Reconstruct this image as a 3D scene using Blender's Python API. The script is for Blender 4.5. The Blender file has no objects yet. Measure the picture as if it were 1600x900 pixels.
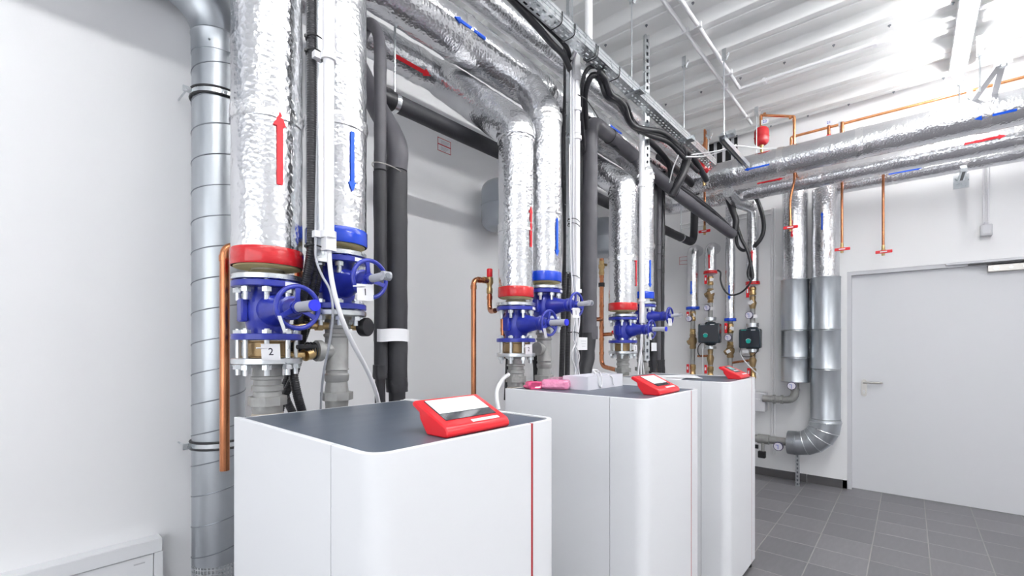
import bpy, math, random
from math import sin, cos, pi, radians, sqrt
from mathutils import Vector, Matrix, noise
random.seed(7)
V = Vector
SC = bpy.context.scene
COL = SC.collection

# ------------------------------------------------------------------ camera
CH = 1.4136
CAMF, CYAW = 716.1, .7146
cam = bpy.data.objects.new('camera', bpy.data.cameras.new('camera')); COL.objects.link(cam)
cam.location = (0, 0, CH)
cam.rotation_euler = (radians(90), 0, CYAW - radians(90) + radians(0))
# look direction is (cos, sin): X runs along the boilers, Y towards the wall behind them
fx, fy = cos(CYAW), sin(CYAW)
cam.rotation_euler = V((fx, fy, 0)).to_track_quat('-Z', 'Y').to_euler()
cam.data.sensor_width = 36; cam.data.lens = CAMF / 1600 * 36
cam.data.shift_y = (539.6 - 450) / 1600
cam.data.clip_start = .02
SC.camera = cam
# ------------------------------------------------------------------ world, exposure
SC.view_settings.view_transform = 'Standard'; SC.view_settings.look = 'None'
SC.view_settings.gamma = 1; SC.view_settings.use_curve_mapping = False
SC.view_settings.exposure = .2
w = bpy.data.worlds.new('world'); SC.world = w; w.use_nodes = True
w.node_tree.nodes['Background'].inputs[0].default_value = (.93, .96, 1, 1)
w.node_tree.nodes['Background'].inputs[1].default_value = 2.4
# ------------------------------------------------------------------ room numbers
XE, YL, XB, YR = 5.573, 2.40, -2.6, -3.4       # end wall, boiler wall, wall behind, far side wall
ZC = 3.72                                     # underside of the ceiling deck
LAMPS = [(3.8, -.3), (2.1, -.3), (.4, -.3), (-1.3, -.3), (1.6, -2.8)]  # first lamp is visible; the rest are unseen, added to even the light
LAMP_W = 1
for x, y in LAMPS:
    l = bpy.data.lights.new('tube_light', 'AREA'); l.shape = 'RECTANGLE'; l.size = 1.45; l.size_y = .14
    l.energy = LAMP_W; l.color = (.97, .985, 1)
    o = bpy.data.objects.new('tube_light', l); COL.objects.link(o); o.location = (x + .75, y, ZC - .10)

l = bpy.data.lights.new('fill_window_portal', 'AREA'); l.shape = 'RECTANGLE'; l.size = 2.4; l.size_y = 4.5; l.cycles.is_portal = True  # portal for the added window behind the camera
o = bpy.data.objects.new('fill_window_portal', l); COL.objects.link(o); o.location = (-2.6 - .13, -.55, 1.9); o.rotation_euler = (0, -pi / 2, 0)
def at(u, v, x=None, y=None, z=None):
    """measured photograph point -> position in the room, given one known coordinate"""
    t = (u - 800) / CAMF; s = (539.6 - v) / CAMF
    dx, dy = fx + fy * t, fy - fx * t
    k = x / dx if x is not None else (y / dy if y is not None else (z - CH) / s)
    return V((k * dx, k * dy, CH + k * s))

# ------------------------------------------------------------------ materials
def mat(name, col, rough=.5, metal=0., bump=None, spec=.5, var=None, emit=None, coat=0, alpha=None, trans=0):
    m = bpy.data.materials.new(name); m.use_nodes = True
    nt = m.node_tree; b = nt.nodes['Principled BSDF']
    b.inputs['Base Color'].default_value = (*col, 1); b.inputs['Roughness'].default_value = rough
    b.inputs['Metallic'].default_value = metal; b.inputs['Specular IOR Level'].default_value = spec
    b.inputs['Coat Weight'].default_value = coat
    if trans: b.inputs['Transmission Weight'].default_value = trans
    if emit:
        b.inputs['Emission Color'].default_value = (*emit[0], 1); b.inputs['Emission Strength'].default_value = emit[1]
    tc = nt.nodes.new('ShaderNodeTexCoord')
    def tex(scale, stretch=(1, 1, 1), detail=4, kind='N'):
        mp = nt.nodes.new('ShaderNodeMapping'); mp.inputs['Scale'].default_value = stretch
        nt.links.new(tc.outputs['Object'], mp.inputs[0])
        n = nt.nodes.new('ShaderNodeTexVoronoi' if kind == 'V' else 'ShaderNodeTexNoise')
        if kind == 'R': n.noise_type = 'RIDGED_MULTIFRACTAL'; n.inputs['Lacunarity'].default_value = 2.3; n.inputs['Distortion'].default_value = .6
        n.inputs['Scale'].default_value = scale
        if kind != 'V': n.inputs['Detail'].default_value = detail
        nt.links.new(mp.outputs[0], n.inputs['Vector'])
        return n.outputs[0]
    if var:          # (scale, stretch, second colour, roughness spread)
        r = nt.nodes.new('ShaderNodeValToRGB'); r.color_ramp.elements[0].position = .35; r.color_ramp.elements[1].position = .65
        r.color_ramp.elements[0].color = (*col, 1); r.color_ramp.elements[1].color = (*var[2], 1)
        f = tex(var[0], var[1]); nt.links.new(f, r.inputs[0]); nt.links.new(r.outputs[0], b.inputs['Base Color'])
        if len(var) > 3:
            mr = nt.nodes.new('ShaderNodeMapRange'); mr.inputs[3].default_value = rough - var[3]; mr.inputs[4].default_value = rough + var[3]
            nt.links.new(f, mr.inputs[0]); nt.links.new(mr.outputs[0], b.inputs['Roughness'])
    if bump:
        prev = None
        for (sc, st, strength, dist, kind) in bump:
            bn = nt.nodes.new('ShaderNodeBump'); bn.inputs['Strength'].default_value = strength; bn.inputs['Distance'].default_value = dist
            nt.links.new(tex(sc, st, 3, kind), bn.inputs['Height'])
            if prev: nt.links.new(prev.outputs[0], bn.inputs['Normal'])
            prev = bn
        nt.links.new(prev.outputs[0], b.inputs['Normal'])
    return m
I1 = (1, 1, 1)
M = {}
M['wall'] = mat('wall_paint', (.88, .88, .89), .42, bump=[(180, I1, .12, .001, 'N')], spec=.4)
M['endwall'] = mat('end_wall_paint', (.88, .88, .89), .55, bump=[(180, I1, .1, .001, 'N')])
M['ceil'] = mat('ceiling_deck_paint', (.90, .905, .90), .5)
M['foil'] = mat('aluminium_foil', (.78, .785, .80), .23, 1, bump=[(11, I1, .5, .006, 'R'), (70, I1, .42, .0035, 'V'), (45, I1, .45, .004, 'N')], var=(9, I1, (.72, .725, .75), .08))
M['foilsm'] = mat('foil_tape', (.84, .84, .85), .22, 1, bump=[(18, I1, .9, .008, 'R'), (60, I1, .7, .005, 'N')])
M['galv'] = mat('galvanised_steel', (.46, .49, .52), .38, 1, bump=[(40, (1, 1, .3), .08, .002, 'N')], var=(14, (1, 1, .25), (.54, .57, .60), .08))
M['zinc'] = mat('zinc_plated', (.66, .70, .72), .30, 1, bump=[(70, I1, .2, .001, 'N')], var=(40, I1, (.76, .78, .80), .1))
M['seam'] = mat('duct_seam', (.30, .32, .35), .4, 1)
M['blue'] = mat('blue_enamel', (.017, .028, .31), .30, 0, bump=[(160, I1, .25, .001, 'N')], var=(30, I1, (.024, .038, .37), .05), coat=.25)
M['bluecap'] = mat('blue_plastic', (.02, .03, .75), .35)
M['redtape'] = mat('red_tape', (.62, .012, .018), .22, 0, bump=[(30, (.2, .2, 12), .4, .002, 'N')], coat=.5)
M['bluetape'] = mat('blue_tape', (.0, .055, .62), .22, 0, bump=[(30, (.2, .2, 12), .4, .002, 'N')], coat=.5)
M['redarrow'] = mat('red_sticker', (.85, .015, .03), .45)
M['bluearrow'] = mat('blue_sticker', (.0, .10, .75), .45)
M['wool'] = mat('insulation_wool', (.50, .42, .22), .9, bump=[(120, I1, .8, .003, 'N')])
M['steeltube'] = mat('primed_pipe', (.42, .38, .32), .5, .3)
M['fitting'] = mat('grey_fitting', (.31, .31, .30), .45, .3, bump=[(150, I1, .35, .001, 'N')], var=(25, I1, (.37, .37, .36), .06))
M['copper'] = mat('copper', (.66, .27, .13), .24, 1, bump=[(12, (1, 1, .3), .06, .003, 'N')], var=(18, (1, 1, .5), (.50, .20, .10), .1))
M['copperb'] = mat('copper_bright', (.88, .42, .20), .22, 1, var=(14, (1, 1, .5), (.72, .32, .15), .06))
M['brass'] = mat('brass', (.50, .34, .16), .32, 1, bump=[(120, I1, .3, .001, 'N')], var=(40, I1, (.62, .45, .22), .08))
M['bronze'] = mat('bronze_casting', (.36, .25, .13), .45, .7, bump=[(150, I1, .4, .001, 'N')])
M['rubber'] = mat('black_foam_rubber', (.022, .022, .026), .55, bump=[(20, I1, .25, .006, 'N'), (200, I1, .2, .001, 'N')], var=(7, I1, (.034, .034, .040), .08))
M['rubberg'] = mat('grey_foam_rubber', (.075, .073, .084), .5, bump=[(14, I1, .3, .006, 'N')], var=(8, I1, (.10, .097, .11), .08))
M['black'] = mat('black_plastic', (.012, .012, .014), .38)
M['cable'] = mat('black_cable', (.018, .018, .022), .34)
M['pvc'] = mat('white_conduit', (.84, .84, .86), .35)
M['cablew'] = mat('white_cable', (.78, .78, .80), .4)
M['cableg'] = mat('grey_cable', (.42, .43, .47), .4)
M['boiler'] = mat('white_powder_coat', (.83, .84, .86), .36, bump=[(400, I1, .06, .0005, 'N')], spec=.45)
M['slate'] = mat('slate_grey_top', (.085, .105, .14), .36, bump=[(300, I1, .1, .0005, 'N')], var=(6, (1, 3, 1), (.105, .125, .16), .07))
M['redstrip'] = mat('red_trim', (.45, .015, .025), .35)
M['redpl'] = mat('red_plastic', (.80, .012, .022), .34, bump=[(500, I1, .1, .0004, 'N')], coat=.2)
M['screen'] = mat('dark_screen', (.03, .035, .045), .08, spec=.7)
M['lcd'] = mat('pale_lcd', (.22, .42, .42), .2, emit=((.3, .6, .6), .15))
M['paper'] = mat('paper', (.86, .86, .88), .6)
M['papergrey'] = mat('printed_grey', (.55, .55, .58), .6)
M['ink'] = mat('black_ink', (.03, .03, .05), .6)
M['redink'] = mat('red_ink', (.55, .04, .06), .6)
M['blueink'] = mat('blue_ink', (.03, .10, .55), .6)
M['pink'] = mat('pink_film', (.90, .30, .50), .22, bump=[(35, I1, .8, .006, 'N'), (90, I1, .6, .003, 'V')], coat=.6)
M['pinkd'] = mat('bright_pink_film', (.85, .10, .26), .25, bump=[(35, I1, .8, .006, 'N')], coat=.6)
M['card'] = mat('glossy_white_card', (.76, .76, .82), .18, coat=.5)
M['door'] = mat('door_grey_paint', (.71, .715, .74), .42, bump=[(300, I1, .05, .0005, 'N')])
M['frame'] = mat('frame_paint', (.62, .62, .65), .42)
M['steel'] = mat('brushed_steel', (.55, .53, .50), .3, 1)
M['grout'] = mat('grout', (.33, .32, .31), .85)
TC = [(.165, .160, .172), (.180, .174, .186), (.150, .146, .158)]
for i, c in enumerate(TC):
    M['tile%d' % i] = mat('stone_tile', c, .42, bump=[(30, (1, 5, 1), .15, .001, 'N')], var=(7, (1, 5, 1), tuple(k * 1.18 for k in c), .08))
M['skirt'] = mat('skirting_tile', (.085, .082, .085), .45)
M['tank'] = mat('grey_tank_enamel', (.30, .325, .36), .30, coat=.3)
M['redtank'] = mat('red_tank_enamel', (.55, .012, .02), .22, coat=.5)
M['pump'] = mat('pump_dark_housing', (.018, .030, .042), .25, coat=.4)
M['teal'] = mat('teal_button', (.0, .36, .30), .35)
M['tube'] = mat('lit_diffuser', (.9, .9, .9), .5, emit=((1, 1, 1), 66))
M['dial'] = mat('dial_face', (.75, .72, .80), .3)
M['purple'] = mat('dial_rim', (.10, .09, .16), .3)
M['dark'] = mat('vent_depth', (.01, .01, .012), .7)
M['whitetape'] = mat('white_tape', (.78, .78, .80), .35, bump=[(60, (.3, .3, 6), .4, .002, 'N')])
M['rosette'] = mat('silver_clamp', (.72, .74, .76), .25, 1)

# ------------------------------------------------------------------ geometry helpers
def ortho(a):
    a = a.normalized(); r = V((0, 0, 1)) if abs(a.z) < .9 else V((1, 0, 0))
    b = a.cross(r).normalized(); return b, a.cross(b).normalized()
def rnd(pts, r, n=6):
    """round the corners of a polyline"""
    pts = [V(p) for p in pts]; out = [pts[0]]
    for i in range(1, len(pts) - 1):
        a, b, c = pts[i - 1], pts[i], pts[i + 1]
        u, w_ = (a - b), (c - b)
        k = min(r, u.length * .49, w_.length * .49)
        p, q = b + u.normalized() * k, b + w_.normalized() * k
        for j in range(n + 1):
            t = j / n; out.append((1 - t) ** 2 * p + 2 * t * (1 - t) * b + t * t * q)
    out.append(pts[-1]); return out
def smooth(pts, n=6):
    """Catmull-Rom through points"""
    pts = [V(p) for p in pts]; P_ = [pts[0] * 2 - pts[1]] + pts + [pts[-1] * 2 - pts[-2]]; out = []
    for i in range(1, len(P_) - 2):
        a, b, c, d = P_[i - 1:i + 3]
        for j in range(n):
            t = j / n
            out.append(.5 * ((2 * b) + (c - a) * t + (2 * a - 5 * b + 4 * c - d) * t * t + (3 * b - a - 3 * c + d) * t ** 3))
    out.append(pts[-1]); return out
def resample(pts, step):
    out = [pts[0]]
    for a, b in zip(pts, pts[1:]):
        L = (b - a).length; n = max(1, int(math.ceil(L / step)))
        for j in range(1, n + 1): out.append(a.lerp(b, j / n))
    return out

class MB:
    def __init__(s): s.v = []; s.f = []
    def add(s, vs, fs):
        o = len(s.v); s.v += [V(p) for p in vs]; s.f += [tuple(i + o for i in f) for f in fs]; return s
    def box(s, lo, hi, bev=0):
        x0, y0, z0 = lo; x1, y1, z1 = hi
        if bev:
            b = bev; r = []
            for z, k in ((z0, b), (z0 + b, 0), (z1 - b, 0), (z1, b)):
                r.append([(x0 + k + (b if not k else 0), y0 + k, z), (x1 - k - (b if not k else 0), y0 + k, z), (x1 - k, y0 + k + (b if not k else 0), z), (x1 - k, y1 - k - (b if not k else 0), z),
                          (x1 - k - (b if not k else 0), y1 - k, z), (x0 + k + (b if not k else 0), y1 - k, z), (x0 + k, y1 - k - (b if not k else 0), z), (x0 + k, y0 + k + (b if not k else 0), z)])
            vs = [p for q in r for p in q]; fs = [tuple(range(7, -1, -1)), tuple(range(24, 32))]
            for i in range(3):
                for j in range(8): fs.append((i * 8 + j, i * 8 + (j + 1) % 8, (i + 1) * 8 + (j + 1) % 8, (i + 1) * 8 + j))
            return s.add(vs, fs)
        return s.add([(x0, y0, z0), (x1, y0, z0), (x1, y1, z0), (x0, y1, z0), (x0, y0, z1), (x1, y0, z1), (x1, y1, z1), (x0, y1, z1)],
                     [(3, 2, 1, 0), (4, 5, 6, 7), (0, 1, 5, 4), (1, 2, 6, 5), (2, 3, 7, 6), (3, 0, 4, 7)])
    def obox(s, c, ax, ay, az, hx, hy, hz):
        """oriented box: centre, three axes, half sizes"""
        c = V(c); vs = []
        for k in (-1, 1):
            for i, j in ((-1, -1), (1, -1), (1, 1), (-1, 1)): vs.append(c + ax * hx * i + ay * hy * j + az * hz * k)
        return s.add(vs, [(3, 2, 1, 0), (4, 5, 6, 7), (0, 1, 5, 4), (1, 2, 6, 5), (2, 3, 7, 6), (3, 0, 4, 7)])
    def tube(s, path, r, seg=12, cap=True, step=None, crink=0, csc=14, rf=None):
        pts = [V(p) for p in path]
        if step: pts = resample(pts, step)
        q = [pts[0]]
        for p in pts[1:]:
            if (p - q[-1]).length > 1e-5: q.append(p)
        pts = q; n = len(pts); T = []
        for i in range(n):
            a = pts[max(0, i - 1)]; b = pts[min(n - 1, i + 1)]
            d1 = (pts[i] - a).normalized() if i else (b - pts[i]).normalized(); d2 = (b - pts[i]).normalized() if i < n - 1 else d1
            T.append((d1 + d2).normalized())
        u, w_ = ortho(T[0]); vs = []; L = 0
        for i in range(n):
            if i:
                L += (pts[i] - pts[i - 1]).length
                u = (u - T[i] * u.dot(T[i])).normalized()
            w_ = T[i].cross(u)
            # widen at mitres so that the tube keeps its thickness
            rr = rf(i, L) if rf else r
            for j in range(seg):
                an = 2 * pi * j / seg; d = u * cos(an) + w_ * sin(an); R = rr
                if crink:
                    p = pts[i] + d * rr
                    R = rr + crink * (noise.noise(p * csc) + .5 * noise.noise(p * csc * 2.7)) 
                    R += crink * .6 * max(0, noise.noise(V((p.x * 9, p.y * 9, p.z * 30))) )
                vs.append(pts[i] + d * R)
        fs = []
        for i in range(n - 1):
            for j in range(seg):
                k = (j + 1) % seg; fs.append((i * seg + j, i * seg + k, (i + 1) * seg + k, (i + 1) * seg + j))
        if cap: fs += [tuple(range(seg - 1, -1, -1)), tuple(range((n - 1) * seg, n * seg))]
        return s.add(vs, fs)
    def cyl(s, a, b, r, seg=20, r2=None):
        a, b = V(a), V(b); u, w_ = ortho(b - a); r2 = r if r2 is None else r2; vs = []
        for p, R in ((a, r), (b, r2)):
            for j in range(seg):
                an = 2 * pi * j / seg; vs.append(p + (u * cos(an) + w_ * sin(an)) * R)
        fs = [(j, (j + 1) % seg, seg + (j + 1) % seg, seg + j) for j in range(seg)]
        d = (b - a)
        return s.add(vs, fs + [tuple(range(seg - 1, -1, -1)), tuple(range(seg, 2 * seg))])
    def lathe(s, c, axis, prof, seg=28, closed=False):
        """prof: (distance along the axis, radius)"""
        c = V(c); axis = V(axis).normalized(); u, w_ = ortho(axis); vs = []; n = len(prof)
        for (h, r) in prof:
            for j in range(seg):
                an = 2 * pi * j / seg; vs.append(c + axis * h + (u * cos(an) + w_ * sin(an)) * r)
        fs = []
        for i in range(n - 1 + (1 if closed else 0)):
            k = (i + 1) % n
            for j in range(seg): fs.append((i * seg + j, i * seg + (j + 1) % seg, k * seg + (j + 1) % seg, k * seg + j))
        if not closed: fs += [tuple(range(seg - 1, -1, -1)), tuple(range((n - 1) * seg, n * seg))]
        return s.add(vs, fs)
    def torus(s, c, axis, R, r, seg=36, s2=10):
        prof = [(r * sin(2 * pi * i / s2), R + r * cos(2 * pi * i / s2)) for i in range(s2)]
        return s.lathe(c, axis, prof, seg, True)
    def prism(s, pts, h):
        """closed outline pts extruded by vector h"""
        pts = [V(p) for p in pts]; h = V(h); n = len(pts)
        return s.add(pts + [p + h for p in pts], [tuple(range(n - 1, -1, -1)), tuple(range(n, 2 * n))] + [(i, (i + 1) % n, n + (i + 1) % n, n + i) for i in range(n)])
    def build(s, name, m, parent=None, ang=38, flat=False):
        org = V((0, 0, 0)); p = parent
        if parent is not None: org = V(parent['_org']) if '_org' in parent else V((0, 0, 0))
        me = bpy.data.meshes.new(name); me.from_pydata([v - org for v in s.v], [], s.f); me.update()
        fixn(me)
        if not flat:
            me.polygons.foreach_set('use_smooth', [True] * len(me.polygons)); me.set_sharp_from_angle(angle=radians(ang))
        me.materials.append(M[m] if isinstance(m, str) else m)
        o = bpy.data.objects.new(name, me); COL.objects.link(o)
        if parent is not None:
            o.parent = parent; o['_org'] = list(org)
        return o
import bmesh
def fixn(me):
    bm = bmesh.new(); bm.from_mesh(me); bmesh.ops.recalc_face_normals(bm, faces=bm.faces); bm.to_mesh(me); bm.free()

def tag(o, label, cat, group=None):
    o['label'] = label; o['category'] = cat
    if group: o['group'] = group
    return o
def thing(name, loc, label, cat, group=None):
    o = bpy.data.objects.new(name, None); COL.objects.link(o); o.location = loc; o.empty_display_size = .05
    o['_org'] = list(loc); return tag(o, label, cat, group)
def struct(mb, name, m, **k):
    o = mb.build(name, m, **k); o['kind'] = 'structure'; return o
def copy_tree(o, parent=None):
    c = o.copy(); COL.objects.link(c)
    if parent is not None: c.parent = parent
    for ch in [x for x in KIDS.get(o.name, [])]: copy_tree(ch, c)
    return c
KIDS = {}
def index_kids():
    KIDS.clear()
    for o in bpy.data.objects:
        if o.parent: KIDS.setdefault(o.parent.name, []).append(o)
def dup(root, loc, label, group=None):
    index_kids(); c = copy_tree(root); c.location = loc; c['_org'] = list(loc); c['label'] = label
    if group: c['group'] = group
    return c
def text(s, size, c, xa, ya, m, parent, name='numeral', thick=.0006):
    """flat lettering centred on c, xa = reading direction, ya = up"""
    cu = bpy.data.curves.new('letters', 'FONT'); cu.body = s; cu.size = size; cu.align_x = 'CENTER'; cu.align_y = 'CENTER'
    cu.offset = size * .012; cu.resolution_u = 3
    ob = bpy.data.objects.new('letters', cu); COL.objects.link(ob)
    dg = bpy.context.evaluated_depsgraph_get(); me = ob.evaluated_get(dg).to_mesh()
    vs = [v.co.copy() for v in me.vertices]; fs = [tuple(p.vertices) for p in me.polygons]
    ob.evaluated_get(dg).to_mesh_clear(); bpy.data.objects.remove(ob); bpy.data.curves.remove(cu)
    xa, ya = V(xa).normalized(), V(ya).normalized(); n = xa.cross(ya); c = V(c)
    mb = MB(); mb.add([c + xa * p.x + ya * p.y + n * thick for p in vs], fs)
    org = V(parent['_org']); me = bpy.data.meshes.new(name); me.from_pydata([v - org for v in mb.v], [], mb.f); me.materials.append(M[m])
    o = bpy.data.objects.new(name, me); COL.objects.link(o); o.parent = parent; return o
def arrow(parent, c0, axis, R, u, v, L, W, m, head=None, off=.0045):
    """sticker on a round pipe: c0/axis the pipe's centre line, R its radius, (u, v) the measured middle, axis sign = pointing way"""
    axis = V(axis).normalized(); c0 = V(c0); cp = V((0, 0, CH))
    t = (u - 800) / CAMF; s_ = (539.6 - v) / CAMF; d = V((fx + fy * t, fy - fx * t, s_))
    w0 = cp - c0; a = d - axis * d.dot(axis); b = w0 - axis * w0.dot(axis)
    A = a.dot(a); B = 2 * a.dot(b); C_ = b.dot(b) - R * R; D = B * B - 4 * A * C_
    k = (-B - sqrt(max(D, 0))) / (2 * A)
    p = cp + d * k; sm = (p - c0).dot(axis); n = (p - (c0 + axis * sm)).normalized(); bb = axis.cross(n)
    head = head or W * 2.5; hw = W * 1.05
    def q(s, w_):
        an = w_ / R; return c0 + axis * (sm + s) + (n * cos(an) + bb * sin(an)) * (R + off)
    mb = MB(); K = 12; x0, x1 = -L / 2, L / 2 - head
    vs = []; fs = []
    for i in range(K + 1):
        s = x0 + (x1 - x0) * i / K
        for j in range(5): vs.append(q(s, W / 2 * (j / 2 - 1)))
    for i in range(K):
        for j in range(4): fs.append((i * 5 + j, i * 5 + j + 1, i * 5 + j + 6, i * 5 + j + 5))
    mb.add(vs, fs); vs = []; fs = []
    for i in range(5):
        s = x1 + head * i / 4; ww = hw * (1 - i / 4) + .0004
        for j in range(5): vs.append(q(s, ww * (j / 2 - 1)))
    for i in range(4):
        for j in range(4): fs.append((i * 5 + j, i * 5 + j + 1, i * 5 + j + 6, i * 5 + j + 5))
    mb.add(vs, fs)
    return mb.build('flow_arrow', m, parent)
def band(parent, c, axis, R, h, m, name='end_tape'):
    return MB().lathe(c, axis, [(-h / 2, R - .004), (-h / 2, R + .002), (-h / 2 + .004, R + .004), (h / 2 - .004, R + .004), (h / 2, R + .002), (h / 2, R - .004)], 40).build(name, m, parent)
def foilpipe(path, r, name='jacket', parent=None, rr=.06, seg=40, step=.03, crink=.003, m='foil'):
    return MB().tube(rnd(path, rr, 5), r, seg, True, step, crink).build(name, m, parent, ang=60)
def seamband(parent, p, axis, r, h=.06):
    axis = V(axis).normalized(); p = V(p)
    return MB().tube([p - axis * h / 2, p + axis * h / 2], r + .004, 40, True, .01, .005, 30).build('joint_tape', 'foilsm', parent, ang=60)

# ================================================================== SETTING
# floor: grout bed, real tiles where the photograph shows them
fl = struct(MB().box((XB - .1, YR - .1, -.12), (XE + .3, YL + .1, -.0008)), 'floor', 'grout'); fl['_org'] = [0, 0, 0]
tm = {}
for i in range(3):
    q = MB().box((-.1488, -.148, -.01), (.1488, .148, 0), .0015)
    me = bpy.data.meshes.new('tile'); me.from_pydata(q.v, [], q.f); fixn(me); me.materials.append(M['tile%d' % i]); tm[i] = me
rest = MB()
x = XE - .06; col_i = 0
gx = [5.03 + .3035 * k for k in range(2, -26, -1)]
gy = [.2 + .3 * k for k in range(-12, 9)]
for X in gx:
    for Y in gy:
        cx, cy = X + .15175, Y + .15
        if cx - .15 > XE + .08 or cy + .15 > YL + .2 or cx < XB or cy < YR: continue
        if cx > 2.6 and -1.9 < cy < 2.4:
            o = bpy.data.objects.new('floor_tile', tm[random.randrange(3)]); COL.objects.link(o); o.parent = fl; o.location = (cx, cy, 0)
        else: rest.box((cx - .15, cy - .148, -.01), (cx + .15, cy + .148, 0))
o = rest.build('floor_tiles_out_of_view', 'tile0', fl); o['kind'] = 'stuff'
# walls
struct(MB().box((XB - .1, YL, -.1), (XE + .2, YL + .12, 4.2)), 'wall_left', 'wall')
DY0, DY1, DZ = .43, -.87, 2.10            # door opening
fr = .07
q = MB().box((XE, DY0 + fr, -.1), (XE + .14, YL + .1, 4.2)).box((XE, DY1 - fr, DZ + fr), (XE + .14, DY0 + fr, 4.2)).box((XE, YR - .1, -.1), (XE + .14, DY1 - fr, 4.2))
struct(q, 'wall_end', 'endwall')
struct(MB().box((XB - .1, YR - .12, -.1), (XE + .2, YR, 4.2)), 'wall_right', 'wall')
WY0, WY1, WZ0, WZ1 = -2.8, 1.7, .7, 3.1  # opening of an added, unseen window that lets in fill light
struct(MB().box((XB - .12, YR - .1, -.1), (XB, WY0, 4.2)).box((XB - .12, WY1, -.1), (XB, YL + .1, 4.2)).box((XB - .12, WY0, -.1), (XB, WY1, WZ0)).box((XB - .12, WY0, WZ1), (XB, WY1, 4.2)), 'wall_back', 'wall')
w1 = MB()
for y in (WY0, (WY0 + WY1) / 2 - .03, WY1 - .06): w1.box((XB - .09, y, WZ0), (XB - .03, y + .06, WZ1))
for z in (WZ0, WZ1 - .06): w1.box((XB - .09, WY0 + .06, z), (XB - .03, WY1 - .06, z + .06))
w1 = struct(w1, 'fill_window_1', 'pvc'); w1['_org'] = [0, 0, 0]  # frame of the unseen window added to brighten the room
# ceiling: profiled white deck, each rib a sheet of its own
ce = struct(MB().box((XB - .1, YR - .1, ZC + .16), (XE + .2, YL + .1, ZC + .24)), 'ceiling', 'ceil'); ce['_org'] = [0, 0, 0]
PX = .381; prof = [(-.135, .004), (-.131, 0), (-.078, 0), (-.073, .007), (-.060, .007), (-.055, 0), (-.004, 0), (0, .004), (.035, .072), (.040, .076), (.206, .076), (.211, .072), (.246, .004)]
vs = []; n = len(prof)
for y in (YR, YL):
    for a, z in prof: vs.append((a, y, z))
for y in (YR, YL):
    for a, z in prof: vs.append((a, y, z + .003))
fs = [(i, i + 1, n + i + 1, n + i) for i in range(n - 1)] + [(2 * n + i, 3 * n + i, 3 * n + i + 1, 2 * n + i + 1) for i in range(n - 1)]
me = bpy.data.meshes.new('deck_rib'); me.from_pydata(vs, [], fs); me.materials.append(M['ceil'])
for k in range(-18, 4):
    o = bpy.data.objects.new('deck_rib', me); COL.objects.link(o); o.parent = ce; o.location = (4.29 + PX * k, 0, ZC)
sc = MB().cyl((0, 0, 0), (0, 0, -.018), .004, 8).cyl((0, 0, -.003), (0, 0, -.008), .010, 8)
me = bpy.data.meshes.new('screw'); me.from_pydata(sc.v, [], sc.f); me.materials.append(M['seam'])
for X in (3.143 - .02, 4.29 - .02, 5.435 - .02):
    for k in range(-9, 4):
        o = bpy.data.objects.new('screw', me); COL.objects.link(o); o.parent = ce; o.location = (X, 1.43 + .33 * k, ZC)
# skirting of tile pieces
bb = MB().box((XE - .012, 1.4, 0), (XE, YL, .083)).build('baseboard_end', 'skirt'); bb['kind'] = 'structure'; bb['_org'] = [0, 0, 0]
for a, b in ((1.395, .803), (.799, DY0 + fr)):
    MB().box((XE - .012, b, 0), (XE, a, .083), .0015).build('skirting_tile', 'skirt', bb)
MB().box((XE, DY0 + .035, 0), (XE + .05, DY0 + fr, .083)).build('skirting_tile', 'skirt', bb)
struct(MB().box((XB, YL - .012, 0), (XE, YL, .083)), 'baseboard_left', 'skirt')
# door
t = MB().box((XE + .05, DY1, .008), (XE + .10, DY0, DZ), .002); d1 = struct(t, 'door_1', 'door'); d1['_org'] = [0, 0, 0]
q = MB().box((XE + .005, DY0, 0), (XE + .13, DY0 + .035, DZ)).box((XE + .005, DY1 - .035, 0), (XE + .13, DY1, DZ)).box((XE + .005, DY1 - .035, DZ), (XE + .13, DY0 + .035, DZ + .035))
q.build('door_frame', 'frame', d1)
MB().box((XE, DY0 + .035, 0), (XE + .14, DY0 + fr, DZ + .035)).box((XE, DY1 - fr, 0), (XE + .14, DY1 - .035, DZ + .035)).box((XE, DY1 - fr, DZ + .035), (XE + .14, DY0 + fr, DZ + fr)).build('door_reveal', 'endwall', d1)
hx = XE + .05; hy = .335
h = MB(); pts = []
for i in range(24):
    a = 2 * pi * i / 24; s = 1 if sin(a) > 0 else -1
    pts.append((hx - .008, hy + .022 * cos(a), 1.0 + s * .06 + .022 * sin(a)))
h.prism(pts, (.008, 0, 0)).cyl((hx - .009, hy, 1.055), (hx - .05, hy, 1.055), .011)
hd = h.build('door_handle', 'steel', d1)
MB().tube(rnd([(hx - .05, hy + .005, 1.055), (hx - .055, hy - .06, 1.055), (hx - .055, hy - .125, 1.055), (hx - .02, hy - .135, 1.055)], .02), .010, 12).build('lever', 'steel', hd)
MB().cyl((hx - .0085, hy, .97), (hx - .0105, hy, .97), .009).box((hx - .0105, hy - .004, .945), (hx - .0085, hy + .004, .97)).build('keyhole', 'paper', hd)
# door closer
t = thing('door_closer', (XE - .03, -.6, 2.06), 'silver slotted door closer body with slide rail above the door', 'door closer')
MB().box((XE - .02, -.95, 2.115), (XE + .0, -.24, 2.138), .003).build('slide_rail', 'frame', t)
MB().box((XE + .0, -.93, 2.035), (XE + .05, -.50, 2.092), .003).build('mounting_plate', 'steel', t)
for k in range(5):
    MB().cyl((XE - .001, -.55 - .085 * k, 2.063), (XE - .006, -.55 - .085 * k, 2.063), .012 if k % 2 else .018, 16).build('screw_boss', 'zinc', t)
MB().obox((XE - .012, -.55, 2.105), V((0, 1, 0)), V((1, 0, 0)), V((0, 0, 1)), .17, .008, .005).build('arm', 'black', t)

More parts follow.
